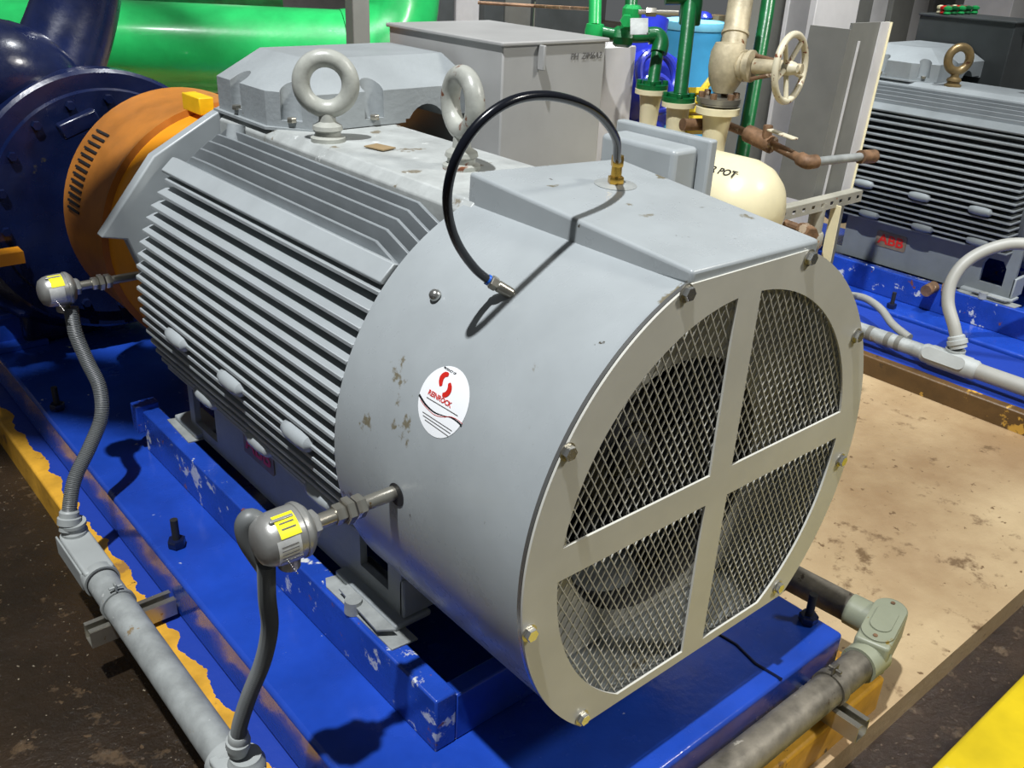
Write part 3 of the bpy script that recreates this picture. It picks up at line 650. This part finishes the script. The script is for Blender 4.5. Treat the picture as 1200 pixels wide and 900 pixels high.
def oval(L, w, n=16): return [(L/2-w/2+w/2*math.cos(a), w/2*math.sin(a)) for a in np.linspace(-math.pi/2,math.pi/2,n)]+[(-L/2+w/2+w/2*math.cos(a), w/2*math.sin(a)) for a in np.linspace(math.pi/2,3*math.pi/2,n)]
def ovalplate(name, c, ax, sd, L, w, t, m, parent):
    up = ax.cross(sd); return flat(name, [oval(L,w)], t, lambda x,y,z: Vector(c)+ax*x+sd*y+up*z, m, parent, .0015)
ovalplate('cover', c+Vector((0,0,.032)), ax, sd, .165, .070, .005, M['olive'], b3)
ovalplate('cover_boss', c+Vector((0,0,.036)), ax, sd, .10, .046, .005, M['olive'], b3)
for s in (-1,1): obj('screw', G().lathe([(.005,0),(.005,.003)], c+ax*.068*s+Vector((0,0,.034)), (0,0,1), 12), M['rust'], b3)
obj('hub', G().cyl((.565,YP,ZQ),(.50,YP,ZQ),.041,n=28), M['olive'], b3); obj('hub', G().cyl((.66,-.04,-.565),(.655,.03,-.565),.039,.037,28), M['olive'], b3)
rp = thing('rigid_conduit', 'dark sooty conduit pipe running back beside the right of the skid', 'pipe', (.65,.2,-.565))
obj('pipe', G().cyl((.657,.02,-.565),(.627,.42,-.565),.034,n=28), M['galvd'], rp); obj('flange_clamp', G().box((.58,.195,-.62),(.68,.212,-.50)), M['dark'], rp, .003)

# ================================================================== COUPLING GUARD, PUMP
gd = thing('coupling_guard', 'orange drum shaped coupling guard between motor and pump', 'guard', (0,1.8,-.5))
obj('guard_drum', G().lathe([(.352,1.755),(.356,1.76),(.356,2.08),(.350,2.085),(.30,2.085)], (0,0,0), (0,1,0), 72, close=False), M['orange'], gd)
obj('guard_ring', G().lathe([(.34,1.50),(.345,1.50),(.345,1.77),(.340,1.77)], (0,0,0), (0,1,0), 72, close=False), M['amber'], gd)
obj('guard_lip', G().lathe([(.345,1.748),(.362,1.75),(.362,1.762),(.352,1.764)], (0,0,0), (0,1,0), 72, close=False), M['orange'], gd)
for k in range(13):
    a = math.radians(133+k*3.1); d = Vector((math.cos(a),0,math.sin(a))); t = Vector((-math.sin(a),0,math.cos(a)))
    obj('vent_slat', G().obox(d*.358+Vector((0,1.985,0)), Vector((0,.045,0)), t*.0032, d*.003), M['dark'], gd)
obj('guard_leg', G().box((-.10,1.8,-.525),(.10,2.0,-.33)), M['orange'], gd, .004)
yb = obj('guard_latch', G().obox(onp(232,121,'y',1.72)+Vector((0,0,0)), (.02,.0,0),(0,.055,0),(0,0,.022)), M['yellow'], gd, .003)
pm_ = thing('centrifugal_pump', 'dark blue centrifugal pump casing beyond the orange guard', 'pump', (-.14,2.3,-.5))
PCx = -.13
obj('casing_cover', G().lathe([(.05,2.12),(.10,2.12),(.12,2.15),(.30,2.17),(.355,2.17),(.36,2.185),(.405,2.185),(.415,2.195),(.415,2.26),(.30,2.27)], (PCx-.01,.13,-.03), (0,1,0), 72), M['pump'], pm_)
obj('volute', G().torus((PCx-.05,2.58,-.10), (0,1,0), .25, .17, 56, 24), M['pump'], pm_)
for k in range(18):
    a = 2*math.pi*k/18+.1; obj('stud_nut', G().hexa((PCx-.01+.33*math.cos(a),2.302,-.03+.33*math.sin(a)),(0,-1,0),.014,.018), M['pump'], pm_)
obj('bearing_bracket', G().lathe([(.115,2.092),(.125,2.095),(.125,2.27)], (PCx*.4,0,0), (0,1,0), 40), M['pump'], pm_)
obj('seal_gland', G().obox(P(92,145,2.72), Vector((.055,0,.02)), Vector((0,.02,0)), Vector((-.008,0,.022))), M['pump'], pm_, .006)
obj('discharge_neck', G().tube(smooth([P(52,130,3.05),P(66,80,3.05),P(86,20,3.05),P(98,-40,3.02),P(104,-120,3.0)],6), lambda t:.150-.035*t, 32), M['pump'], pm_)
obj('suction_elbow', G().tube(smooth([P(-120,130,2.72),P(-50,92,2.76),P(5,86,2.82),P(40,108,2.92),P(58,150,3.05)],6), .155, 32), M['pump'], pm_)
obj('volute_foot', G().box((PCx-.30,2.5,-.525),(PCx-.05,2.75,-.32)), M['pump'], pm_, .02)
ps = thing('pump_pedestal', 'bright blue pump pedestal beam behind the rear probe', 'pedestal', (-.45,1.95,-.52))
q0 = onp(133,380,'z',-.525); q1 = onp(0,405,'z',-.525)
zt = onp(133,348,'y',q0.y).z
obj('beam', G().box((-.62,q0.y,-.525),(q0.x,q0.y+.10,zt)), M['blue'], ps, .006)
obj('top_plate', G().box((-.64,q0.y-.012,zt),(q0.x+.006,q0.y+.13,zt+.018)), M['blue'], ps, .004)
q2 = onp(55,400,'z',-.525)
obj('foot_plate', G().box((-.64,q2.y-.03,-.525),(q2.x,q2.y+.05,-.505)), M['blue'], ps, .003)
oc = obj('guard_corner', G().obox(P(2,302,2.75), (.055,0,0),(0,.03,0),(0,0,.018)), M['amber']); tag(oc, 'small orange guard corner at the left picture edge', 'guard')

ovp = thing('unseen_shade_pipe', 'unseen green capped pipe added overhead to shade the rear of the skid', 'pipe', (-1.31,1.29,2.5))  # out of view; added to cast the dark band across the rear deck
obj('pipe', G().tube([(-3.46,3.90,2.5),(-.965,.872,2.5)], .125, 32), M['greend'], ovp)
obj('hanger_rod', G().cyl((-1.6,1.64,2.6),(-1.6,1.64,5.0),.008,n=10), M['steel'], ovp); obj('hanger_rod', G().cyl((-1.1,1.036,2.6),(-1.1,1.036,5.0),.008,n=10), M['steel'], ovp)
# ================================================================== SMALL GREY JUNCTION BOX
jb = thing('junction_box', 'small light grey junction box behind the fan cowl duct', 'box', (.55,.69,.2))
obj('body', G().box((.50,.575,.12),(.585,.80,.400)), M['grey'], jb, .012, seg=4)
obj('lid', G().box((.585,.548,.10),(.612,.835,.418)), M['grey'], jb, .006, seg=3)
obj('bracket', G().box((.3,.66,.14),(.50,.70,.17)), M['cast'], jb)
gp2 = thing('cabinet', 'pale grey flat cabinet side behind the big terminal box', 'cabinet', (.9,1.4,FZ))
a = onp(708,52,'y',1.50); b_ = onp(746,55,'y',1.50)
obj('side_panel', G().box((a.x-.05,1.50,FZ),(b_.x,1.9,b_.z+.004)), M['panell'], gp2, .004)
scrap = obj('cardboard_scrap', G().obox((-.045,.895,.4035),(.018,.004,0),(-.006,.026,0),(0,0,.0012)), M['tan']); tag(scrap, 'small tan cardboard scrap lying on the worn motor top', 'scrap')

# ================================================================== BACKGROUND PIPING
gpz = thing('large_pipe', 'large bright green horizontal pipe behind the motor', 'pipe', P(250,60,4.3))
obj('pipe', G().cyl(P(-120,45,4.0),P(412,63,4.45),.195,n=48), M['green'], gpz)
obj('elbow', G().tube(smooth([P(405,63,4.44),P(435,58,4.47),P(458,36,4.5),P(466,0,4.5),P(470,-60,4.5)],6), .20, 36), M['green'], gpz)
obj('weld_band', G().lathe([(.2,0),(.203,.006),(.2,.012)], P(408,63,4.45), P(412,63,4.45)-P(-120,45,4.0), 40), M['green'], gpz)
def vbox(name, u0, v0, u1, Y, depth, m, label, cat, ztop=None, group=None, bev=.004):
    a = onp(u0,v0,'y',Y); b = onp(u1,v0,'y',Y); o = obj(name, G().box((a.x,Y,FZ),(b.x,Y+depth,ztop if ztop is not None else a.z)), m, bevel=bev); return tag(o, label, cat, group)
vbox('steel_post', 413, 0, 433, 2.72, .06, M['panel'], 'grey square steel post standing before the green pipe', 'post', 2.2)
vbox('steel_post', 232, 0, 252, 6.4, .12, M['darkbox'], 'dark grey post beyond the green pipe at upper left', 'post', 2.2)
vbox('steel_post', 256, 0, 292, 6.6, .12, M['panell'], 'pale grey wide post beyond the green pipe at upper left', 'post', 2.2)
o = obj('distant_pipe', G().cyl(P(-40,8,6.2),P(330,-8,6.6),.20,n=32), M['greend']); tag(o, 'dark green pipe further back along the top left', 'pipe')
o = obj('distant_pipe', G().cyl(P(-60,18,5.2),P(60,-2,5.5),.12,n=32), M['green']); tag(o, 'bright green pipe end at the top left corner', 'pipe')
# row of grey cabinets
for k,(u0,u1,mm,lb) in enumerate(((488,533,'darkbox','dark grey cabinet right of the green pipe elbow'),(535,566,'panell','pale grey pilaster between the dark cabinets'),(568,592,'darkbox','narrow dark cabinet beside the pale pilaster'),(593,628,'panel','mid grey cabinet above the terminal box lid'),(629,694,'darkbox','wide dark cabinet left of the green valves'))):
    vbox('cabinet', u0, 0, u1, 4.6+.06*(k%2), .5, M[mm], lb, 'cabinet', 2.0, bev=.01)
o = obj('instrument_tube', G().tube([P(627,2,3.6),(P(627,2,3.6).x,P(627,2,3.6).y,FZ)], .003, 8), M['steel']); tag(o, 'thin vertical silver instrument tube before the dark cabinet', 'tube')
o = obj('instrument_tube', G().tube([P(560,3,3.5),P(627,7,3.5),P(700,11,2.95)], .006, 8), M['rust']); tag(o, 'thin brown horizontal tube leading to the green valve', 'tube')
# seal-water station: green lines on cream risers
def flange(g, c, axis, R, t): return g.lathe([(R,-t/2),(R,t/2)], c, axis, 28)
UP = Vector((0,0,1))
gl = thing('pipe_line', 'dark green pipe line with elbows dropping to the left cream riser', 'pipe', P(765,95,2.9))
obj('riser_pipe', G().tube([P(699,-60,2.9),P(697,30,2.9)], .020, 18), M['green'], gl)
obj('elbow_fitting', G().lathe([(.028,-.05),(.031,-.045),(.031,0),(.027,.02)], P(697,36,2.9), UP, 24), M['green'], gl)
obj('header_pipe', G().tube(smooth([P(697,36,2.9),P(720,41,2.9),P(745,43,2.9),P(766,42,2.9)],3), .019, 18), M['greend'], gl)
obj('union_fitting', G().lathe([(.024,-.03),(.031,-.02),(.031,.02),(.024,.03)], P(730,43,2.9), P(745,43,2.9)-P(720,41,2.9), 8), M['greend'], gl)
obj('elbow_fitting', G().tube(smooth([P(760,42,2.9),P(770,42,2.9),P(774,50,2.9),P(772,62,2.9)],4), .026, 18), M['greend'], gl)
obj('drop_pipe', G().tube([P(772,52,2.9),P(765,98,2.9)], .019, 18), M['greend'], gl)
obj('riser_pipe', G().tube([P(742,-40,2.9),P(738,40,2.9)], .020, 18), M['greend'], gl)
obj('valve_body', G().lathe([(.022,-.04),(.03,-.03),(.03,.03),(.022,.04)], P(740,22,2.88), UP, 8), M['green'], gl)
obj('valve_cap', G().hexa(P(734,24,2.85), (-.7,-.7,0), .02, .03), M['green'], gl)
obj('tag_plate', G().obox(P(749,31,2.82), Vector(CR[0])*.027, Vector(CR[1])*.025, Vector(CR[2])*.0015), M['galv'], gl)
obj('flange', flange(flange(G(), P(764,101,2.9), UP, .050, .014), P(764,98,2.9), UP, .03, .02), M['greend'], gl)
rr_ = thing('pipe_riser', 'left cream flanged pipe riser under the green line', 'pipe', P(763,150,2.9), 'cream risers')
obj('flange', flange(G(), P(763,107,2.9), UP, .050, .014), M['cream'], rr_)
obj('reducer', G().lathe([(.036,0),(.030,.05),(.027,.10),(.027,.30)], P(763,109,2.9), -UP, 24), M['cream'], rr_)
gl = thing('pipe_line', 'straight green vertical pipe dropping to the middle cream riser', 'pipe', P(797,120,2.8))
obj('drop_pipe', G().tube([P(814,-40,2.8),P(797,112,2.8)], .021, 18), M['greend'], gl)
obj('tee_fitting', G().lathe([(.03,-.09),(.033,-.085),(.033,.0),(.027,.03)], P(812,-8,2.8), UP, 20).tube([P(780,-6,2.8),P(812,-6,2.8)],.028,16), M['greend'], gl)
obj('flange', flange(flange(G(), P(795,116,2.8), UP, .050, .014), P(795,113,2.8), UP, .032, .02), M['greend'], gl)
rr_ = thing('pipe_riser', 'middle cream flanged pipe riser under the straight green pipe', 'pipe', P(795,165,2.8), 'cream risers')
obj('flange', flange(G(), P(795,122,2.8), UP, .050, .014), M['cream'], rr_)
obj('reducer', G().lathe([(.036,0),(.031,.05),(.028,.10),(.028,.30)], P(795,124,2.8), -UP, 24), M['cream'], rr_)
for i,(u,v,d) in enumerate(((764,101,2.9),(795,116,2.8))):
    for k in range(4):
        a = math.radians(45+90*k); p = P(u,v,d)+Vector((math.cos(a)*.04,math.sin(a)*.04,.007)); q = obj('flange_bolt', G().hexa(p,(0,0,1),.009,.012), M['greend'])
        attach(q, [o for o in bpy.data.objects if o.name.startswith('pipe_line')][i])
o = obj('tube_fitting', G().tube([P(748,14,2.75),P(795,15,2.75)], .007, 10).hexa(P(757,14,2.75), P(795,15,2.75)-P(748,14,2.75), .014,.03), M['steel']); tag(o, 'silver tube fitting between the two green lines', 'fitting')
# main cream valve
vv = thing('gate_valve', 'weathered cream gate valve with round spoked handwheel', 'valve', P(845,115,2.7))
D = 2.7
obj('supply_pipe', G().lathe([(.036,0),(.036,.05),(.04,.052),(.04,.06),(.036,.062),(.036,.30)], P(858,62,D), P(868,0,D)-P(858,62,D), 28), M['creamd'], vv)
obj('tee_body', G().lathe([(.030,-.01),(.046,.02),(.052,.06),(.050,.10),(.040,.125)], P(848,104,D), UP, 28), M['creamd'], vv)
obj('branch', G().tube(smooth([P(852,84,D),P(862,76,D-.03),P(873,76,D-.06)],4), .040, 24), M['creamd'], vv)
hd = (P(925,80,D-.12)-P(868,77,D-.04)).normalized()
obj('bonnet_flange', G().lathe([(.040,0),(.044,.002),(.044,.014),(.039,.016),(.039,.022),(.044,.024),(.044,.036),(.03,.038)], P(868,77,D-.04), hd, 24), M['creamd'], vv)
obj('yoke', G().lathe([(.022,0),(.022,.09),(.014,.1),(.014,.14)], P(884,78,D-.06), hd, 20), M['creamd'], vv)
for s in (-1,1): obj('yoke_rod', G().cyl(P(878,78+s*15,D-.05), P(908,79+s*8,D-.1), .006, n=10), M['rust'], vv)
wc = P(926,80,D-.14); wn = (hd+Vector((.0,-.55,0))).normalized()
hw = obj('handwheel', G().torus(wc, wn, .088, .0095, 48, 12), M['wheel'], vv)
wx = wn.cross(UP).normalized(); wy = wn.cross(wx)
for k in range(5):
    a = 2*math.pi*k/5+.3; obj('spoke', G().tube([wc-wn*.012, wc+(wx*math.cos(a)+wy*math.sin(a))*.084], .007, 10), M['wheel'], hw)
obj('wheel_hub', G().lathe([(.018,-.02),(.020,.0),(.016,.014),(.010,.022)], wc, wn, 20), M['wheel'], hw)
obj('flange', flange(flange(G(), P(842,117,D), UP, .064, .014), P(842,121.5,D), UP, .060, .004), M['steel'], vv)
for k in range(6):
    a = math.radians(20+60*k); obj('flange_bolt', G().hexa(P(842,117,D)+Vector((math.cos(a)*.050,math.sin(a)*.050,.006)),(0,0,1),.010,.016), M['rust'], vv)
rr_ = thing('pipe_riser', 'widest cream flanged pipe riser under the gate valve', 'pipe', P(840,180,D), 'cream risers')
obj('flange', flange(G(), P(841,129,D), UP, .063, .018), M['cream'], rr_); obj('reducer', G().lathe([(.044,0),(.038,.04),(.034,.09),(.034,.22)], P(841,132,D), -UP, 24), M['cream'], rr_)
# green diagonal pipe
o = obj('green_pipe', G().tube([P(910,-60,2.95),P(896,30,2.95),P(868,190,2.95),P(850,300,2.95)], .0225, 20), M['greend']); tag(o, 'tall green vertical pipe behind the valve handwheel', 'pipe')
# seal pot
pot = thing('seal_pot', 'cream painted cylindrical pot with dark lettering beside the duct', 'vessel', P(868,232,2.45))
c0 = P(868,244,2.42)+Vector((0,-.03,0)); R0 = .128; axp = Vector((0,1,0))
obj('shell', G().lathe([(.002,-.075),(.035,-.072),(.070,-.060),(.098,-.040),(.118,-.012),(R0,.025),(R0,.30),(.1,.34),(.02,.36)], c0, axp, 56), M['cream'], pot)
def potmap(x,y,z):
    a = math.radians(118)-y/R0*1.0; rr = R0+.0008+z
    return c0+Vector((math.cos(a)*rr, .20-x, math.sin(a)*rr))
def potmap(x,y,z):
    a = math.radians(128)-y/R0; rr = R0+.0008+z; return c0+Vector((math.cos(a)*rr, .043-x, math.sin(a)*rr))
text('lettering', 'R POT', .028, potmap, M['ink'], pot, bold=.0006, align='CENTER')
obj('saddle_leg', G().box((c0.x-.06,.0+c0.y+.03,FZ),(c0.x+.06,c0.y+.06,c0.z-.08)), M['panel'], pot, .003)
# blue barrel
br = thing('plastic_barrel', 'light blue plastic barrel behind the green pipes', 'barrel', P(813,100,3.7))
cb = P(813,30,3.7)
obj('barrel_body', G().lathe([(.125,0),(.127,.02),(.122,.05),(.120,.35),(.115,.6),(.11,.9)], cb, -UP, 40), M['barrel'], br)
obj('lid', G().lathe([(.130,-.012),(.133,.0),(.133,.018),(.10,.024),(.02,.026)], cb, UP, 40), M['barrell'], br)
lid_z = cb.z+.024
o = obj('rag', G().lathe([(.03,0),(.038,.01),(.03,.022),(.012,.03)], (cb.x+.03,cb.y-.02,lid_z), UP, 9), M['violet']); tag(o, 'crumpled blue rag on the barrel lid', 'rag')
o = obj('wood_block', G().obox(Vector((cb.x+.085,cb.y-.05,lid_z+.008)), (.035,.0,0),(0,.03,0),(0,0,.010)), M['tan']); tag(o, 'tan block on the right of the barrel lid', 'block')
# small blue pump behind green lines
bp_ = thing('small_pump', 'small deep blue pump behind the cream risers', 'pump', P(760,120,3.3))
obj('casing', G().lathe([(.06,0),(.13,.02),(.14,.05),(.13,.10),(.08,.13)], P(752,102,3.35), (-.3,-1,0), 36), M['violet'], bp_)
obj('motor_barrel', G().tube([P(760,20,3.3),P(745,100,3.35)], .075, 28), M['violet'], bp_)
obj('base_leg', G().tube([P(752,100,3.35),P(740,200,3.4)], .10, 20), M['violet'], bp_)
obj('flange_ring', G().torus(P(770,88,3.15), (-.2,-1,.4), .075, .014, 32, 10), M['violet'], bp_)
obj('flange_ring', G().torus(P(770,110,3.12), (-.2,-1,.4), .06, .012, 32, 10), M['violet'], bp_)
o = obj('white_bottle', G().lathe([(.001,0),(.022,.01),(.024,.06),(.018,.10),(.008,.115),(.008,.13)], P(756,158,3.0), UP, 18), M['white']); tag(o, 'white bottle shape between the cream risers', 'bottle')
yv = thing('yellow_bracket', 'yellow slotted bracket between the cream risers', 'bracket', P(815,135,2.95))
for k in range(5): obj('slat', G().obox(P(817,108+11*k,2.98), Vector(CR[0])*.032, Vector(CR[2])*.02, Vector(CR[1])*.010), M['yelclean'], yv, .002)
obj('frame', G().tube([P(834,92,3.0),P(808,125,3.0),P(803,165,3.0)], .012, 8), M['yelclean'], yv)
o = obj('rusty_stub', G().cyl(P(800,146,2.72),P(828,146,2.76),.018,n=16), M['rust']); tag(o, 'rusty pipe stub crossing between the risers', 'pipe')
# brown drain line with small valve
dr = thing('drain_line', 'rusty brown drain line with small lever valve before the grey column', 'pipe', P(945,188,2.6))
obj('pipe', G().tube(smooth([P(850,146,2.9),P(885,160,2.8)],2), .013, 14), M['rust'], dr)
obj('valve_body', G().tube([P(876,156,2.78),P(905,170,2.72)], .026, 12).hexa(P(898,163,2.72), UP, .014, .04), M['rust'], dr)
obj('lever', G().bar(P(902,152,2.68), P(932,163,2.6), .024, .006), M['wheel'], dr, .002)
obj('pipe', G().tube([P(900,167,2.73),P(944,189,2.6)], .013, 14), M['rust'], dr)
obj('elbow', G().tube(smooth([P(938,186,2.61),P(946,190,2.59),P(956,189,2.6)],4), .020, 14), M['rust'], dr)
obj('pipe', G().tube([P(952,190,2.6),P(1016,183,2.75)], .0125, 14), M['galv'], dr)
obj('end_cap', G().tube([P(1008,184,2.73),P(1024,183,2.77)], .020, 16), M['rust'], dr)
# grey columns and panel
cl = thing('steel_column', 'tall grey steel column of plates behind the handwheel', 'column', (1.95,1.6,FZ))
def vb(name, u0, u1, v, Y, dep, m, top=None, bot=FZ, par=cl):
    a = onp(u0,v,'y',Y); b = onp(u1,v,'y',Y); return obj(name, G().box((a.x,Y,bot),(b.x,Y+dep,1.6 if top is None else top)), m, par, .003)
vb('web_plate', 868, 926, 0, 1.62, .02, M['panel']); vb('edge_plate', 926, 962, 0, 1.58, .02, M['panell']); vb('flange_plate', 958, 1008, 0, 1.42, .03, M['panell'])
pn = thing('panel_guard', 'grey folded sheet panel with pale right edge beside the second motor', 'panel', (1.9,1.2,FZ))
zt = onp(1003,27,'y',1.12).z; zb_ = onp(960,236,'y',1.12).z
a = onp(1000,27,'y',1.12); b_ = onp(1041,27,'y',1.12)
dl = -.045
def lean(x0,x1,y0,y1,z0,z1,nm,m):
    g = G().add([(x0+dl,y0,z0),(x1+dl,y0,z0),(x1+dl,y1,z0),(x0+dl,y1,z0),(x0,y0,z1),(x1,y0,z1),(x1,y1,z1),(x0,y1,z1)],[(0,3,2,1),(4,5,6,7),(0,1,5,4),(1,2,6,5),(2,3,7,6),(3,0,4,7)]); return obj(nm, g, m, pn)
lean(a.x,b_.x,1.12,1.13,zb_,zt,'sheet',M['panel']); lean(a.x-.012,a.x-.001,1.12,1.28,zb_,zt-.02,'side_sheet',M['panel']); lean(b_.x-.055,b_.x-.001,1.112,1.119,zb_,zt,'edge_sheet',M['panell'])
lean(b_.x,b_.x+.004,1.105,1.13,zb_,zt,'edge_strip',M['cream']); lean(a.x+.05,a.x+.056,1.112,1.119,zb_,zt-.06,'stiffener',M['panell'])
obj('leg', G().box((b_.x-.06,1.13,FZ),(b_.x-.03,1.16,zb_)), M['panel'], pn)
# perforated strut beneath
a = onp(912,255,'y',1.05); b_ = onp(1010,228,'y',1.05); ps_ = thing('slotted_strut', 'pale slotted steel strut under the grey panel', 'strut', (a.x,1.05,a.z))
Lx = b_.x-a.x; zc = (a.z+b_.z)/2
holes = [[(a.x+.03+k*Lx/9-.008, zc-.007),(a.x+.03+k*Lx/9+.012, zc-.007),(a.x+.03+k*Lx/9+.012, zc+.007),(a.x+.03+k*Lx/9-.008, zc+.007)] for k in range(9)]
flat('strut_web', [[(a.x-.05,zc-.021),(b_.x,zc-.021),(b_.x,zc+.021),(a.x-.05,zc+.021)]]+holes, .003, lambda x,y,z: Vector((x,1.05+z,y)), M['strutg'], ps_)
obj('strut_side', G().box((a.x-.05,1.05,zc+.019),(b_.x,1.09,zc+.022)), M['strutg'], ps_)
obj('back_plate', G().box((a.x-.05,1.09,zc-.02),(b_.x,1.093,zc+.02)), M['darkbox'], ps_)
lg = thing('standpipe', 'pale pipe leg and angle post under the slotted strut', 'post', onp(955,290,'y',1.05))
a1 = onp(962,250,'y',1.06); obj('pipe', G().cyl((a1.x,1.075,FZ),(a1.x,1.075,a1.z+.04),.028,n=20), M['strutg'], lg); a2 = onp(978,250,'y',1.05); obj('angle_post', G().box((a2.x,1.03,FZ),(a2.x+.006,1.07,a2.z+.03)), M['cream'], lg)
obj('hex_coupling', G().lathe([(.034,0),(.038,.008),(.038,.05),(.034,.058)], (a1.x,1.075,onp(955,290,'y',1.06).z), UP, 12), M['strutg'], lg)
o = obj('valve_bits', G().hexa(P(940,268,2.45),(-.6,-1,0),.02,.06).tube([P(920,262,2.5),P(948,272,2.45)],.012,10), M['rust']); tag(o, 'small rusty fitting behind the cowl duct corner', 'fitting')
# far right: dark box behind second motor, wall sheets, column, clutter
vbox('tall_column', 1178, 40, 1240, 1.9, .3, M['panell'], 'pale grey tall column at the right picture edge', 'column', 1.4)
cm_ = [M['green'],M['red'],M['cream'],M['greend'],M['rust'],M['steel']]
for k in range(13):
    u = 1100+k*6.6; y_ = 1.60+.03*(k%3); p = Vector((3.69+.024*k,y_,0))
    o = obj('valve_fitting', G().lathe([(.012,0),(.018,.006),(.013,.02),(.020,.024),(.020,.034),(.006,.040)], (p.x,y_,.5415), UP, 10), cm_[k%6])
    tag(o, ['green','red','cream','dark green','rusty','silver'][k%6]+' small valve fitting, '+['first','second','third','fourth','fifth','sixth','seventh','eighth','ninth','tenth','eleventh','twelfth','thirteenth'][k]+' from the left on the second motor terminal box', 'fitting', 'fittings on the far terminal box')
for k in range(9):
    u = 1000+k*24; a_ = onp(u,0,'y',2.6+.04*(k%2)); b2_ = onp(u+24.5,0,'y',2.6+.04*(k%2))
    o = obj('trim_1' if k==0 else 'trim_%d'%(k+1), G().box((a_.x,2.6+.04*(k%2),FZ),(b2_.x,2.64+.04*(k%2),2)), M['panell' if k%2 else 'panel'], bevel=.006); tag(o, None, kind='structure')

# ================================================================== CONDUIT RUN OF THE SECOND SKID
X2, Z2 = 2.345, -.60
rp = thing('rigid_conduit', 'pale conduit pipe with dark bands along the second skid', 'pipe', (X2,.6,Z2))
obj('pipe', G().cyl((X2,1.4,Z2),(X2,.72,Z2),.030,n=28), M['galv'], rp); obj('pipe', G().cyl((X2,.52,Z2),(X2,-.2,Z2),.031,n=28), M['flexl'], rp)
for y in (.965,.885,.84,.525): obj('band', G().cyl((X2,y,Z2),(X2,y-.02 if y>.6 else y-.006,Z2),.0315,n=28), M['panel'] if y>.6 else M['dark'], rp)
b4 = thing('conduit_body', 'pale grey tee conduit body with long oval cover on the second skid', 'conduit body', (X2,.62,Z2), 'conduit bodies')
obj('body', G().lathe([(.031,-.11),(.038,-.10),(.038,-.08),(.041,-.075),(.041,.075),(.038,.08),(.038,.10),(.033,.11)], (X2,.62,Z2), (0,1,0), 32), M['cbody'], b4)
pp = onp(1122,402,'x',2.365)
obj('port', G().lathe([(.034,0),(.037,.02),(.037,pp.z-Z2-.03)], (pp.x,pp.y,Z2+.005), (0,0,1), 28), M['cbody'], b4)
ovalplate('cover', Vector((X2-.036,.635,Z2+.018)), Vector((0,-1,0)), Vector((.42,0,.9)).normalized(), .17, .048, .006, M['cbody'], b4)
fp = [onp(1260,300,'x',2.72), onp(1200,286,'x',2.62), onp(1162,291,'x',2.54), onp(1132,307,'x',2.47), onp(1115,330,'x',2.42), onp(1111,355,'x',2.39), onp(1118,382,'x',2.37), onp(1122,402,'x',2.365)]
flexpipe('flexible_conduit', fp, .0235, M['flexl'], 'pale grey flexible conduit arching in front of the second motor', 'flexible conduits on the second skid', amp=0, pitch=.02)
fp = [onp(985,345,'x',2.6), onp(1012,349,'x',2.55), onp(1032,362,'x',2.47), onp(1046,380,'x',2.40), onp(1066,396,'x',2.36)]
flexpipe('flexible_conduit', fp, .016, M['flexl'], 'short pale flexible conduit joining the second skid pipe', 'flexible conduits on the second skid', amp=0, pitch=.02, fit=False)
kn = thing('drain_plug', 'rusty drain plug and stub on the second skid rail', 'plug', onp(1086,341,'x',2.93))
pk = onp(1085,341,'x',2.86); obj('plug', G().cyl(pk, pk+Vector((.07,0,.005)), .026, n=20), M['rust'], kn); obj('nut', G().hexa(pk+Vector((.04,-.05,.015)), (.3,-.9,.1), .03, .05), M['rust'], kn)
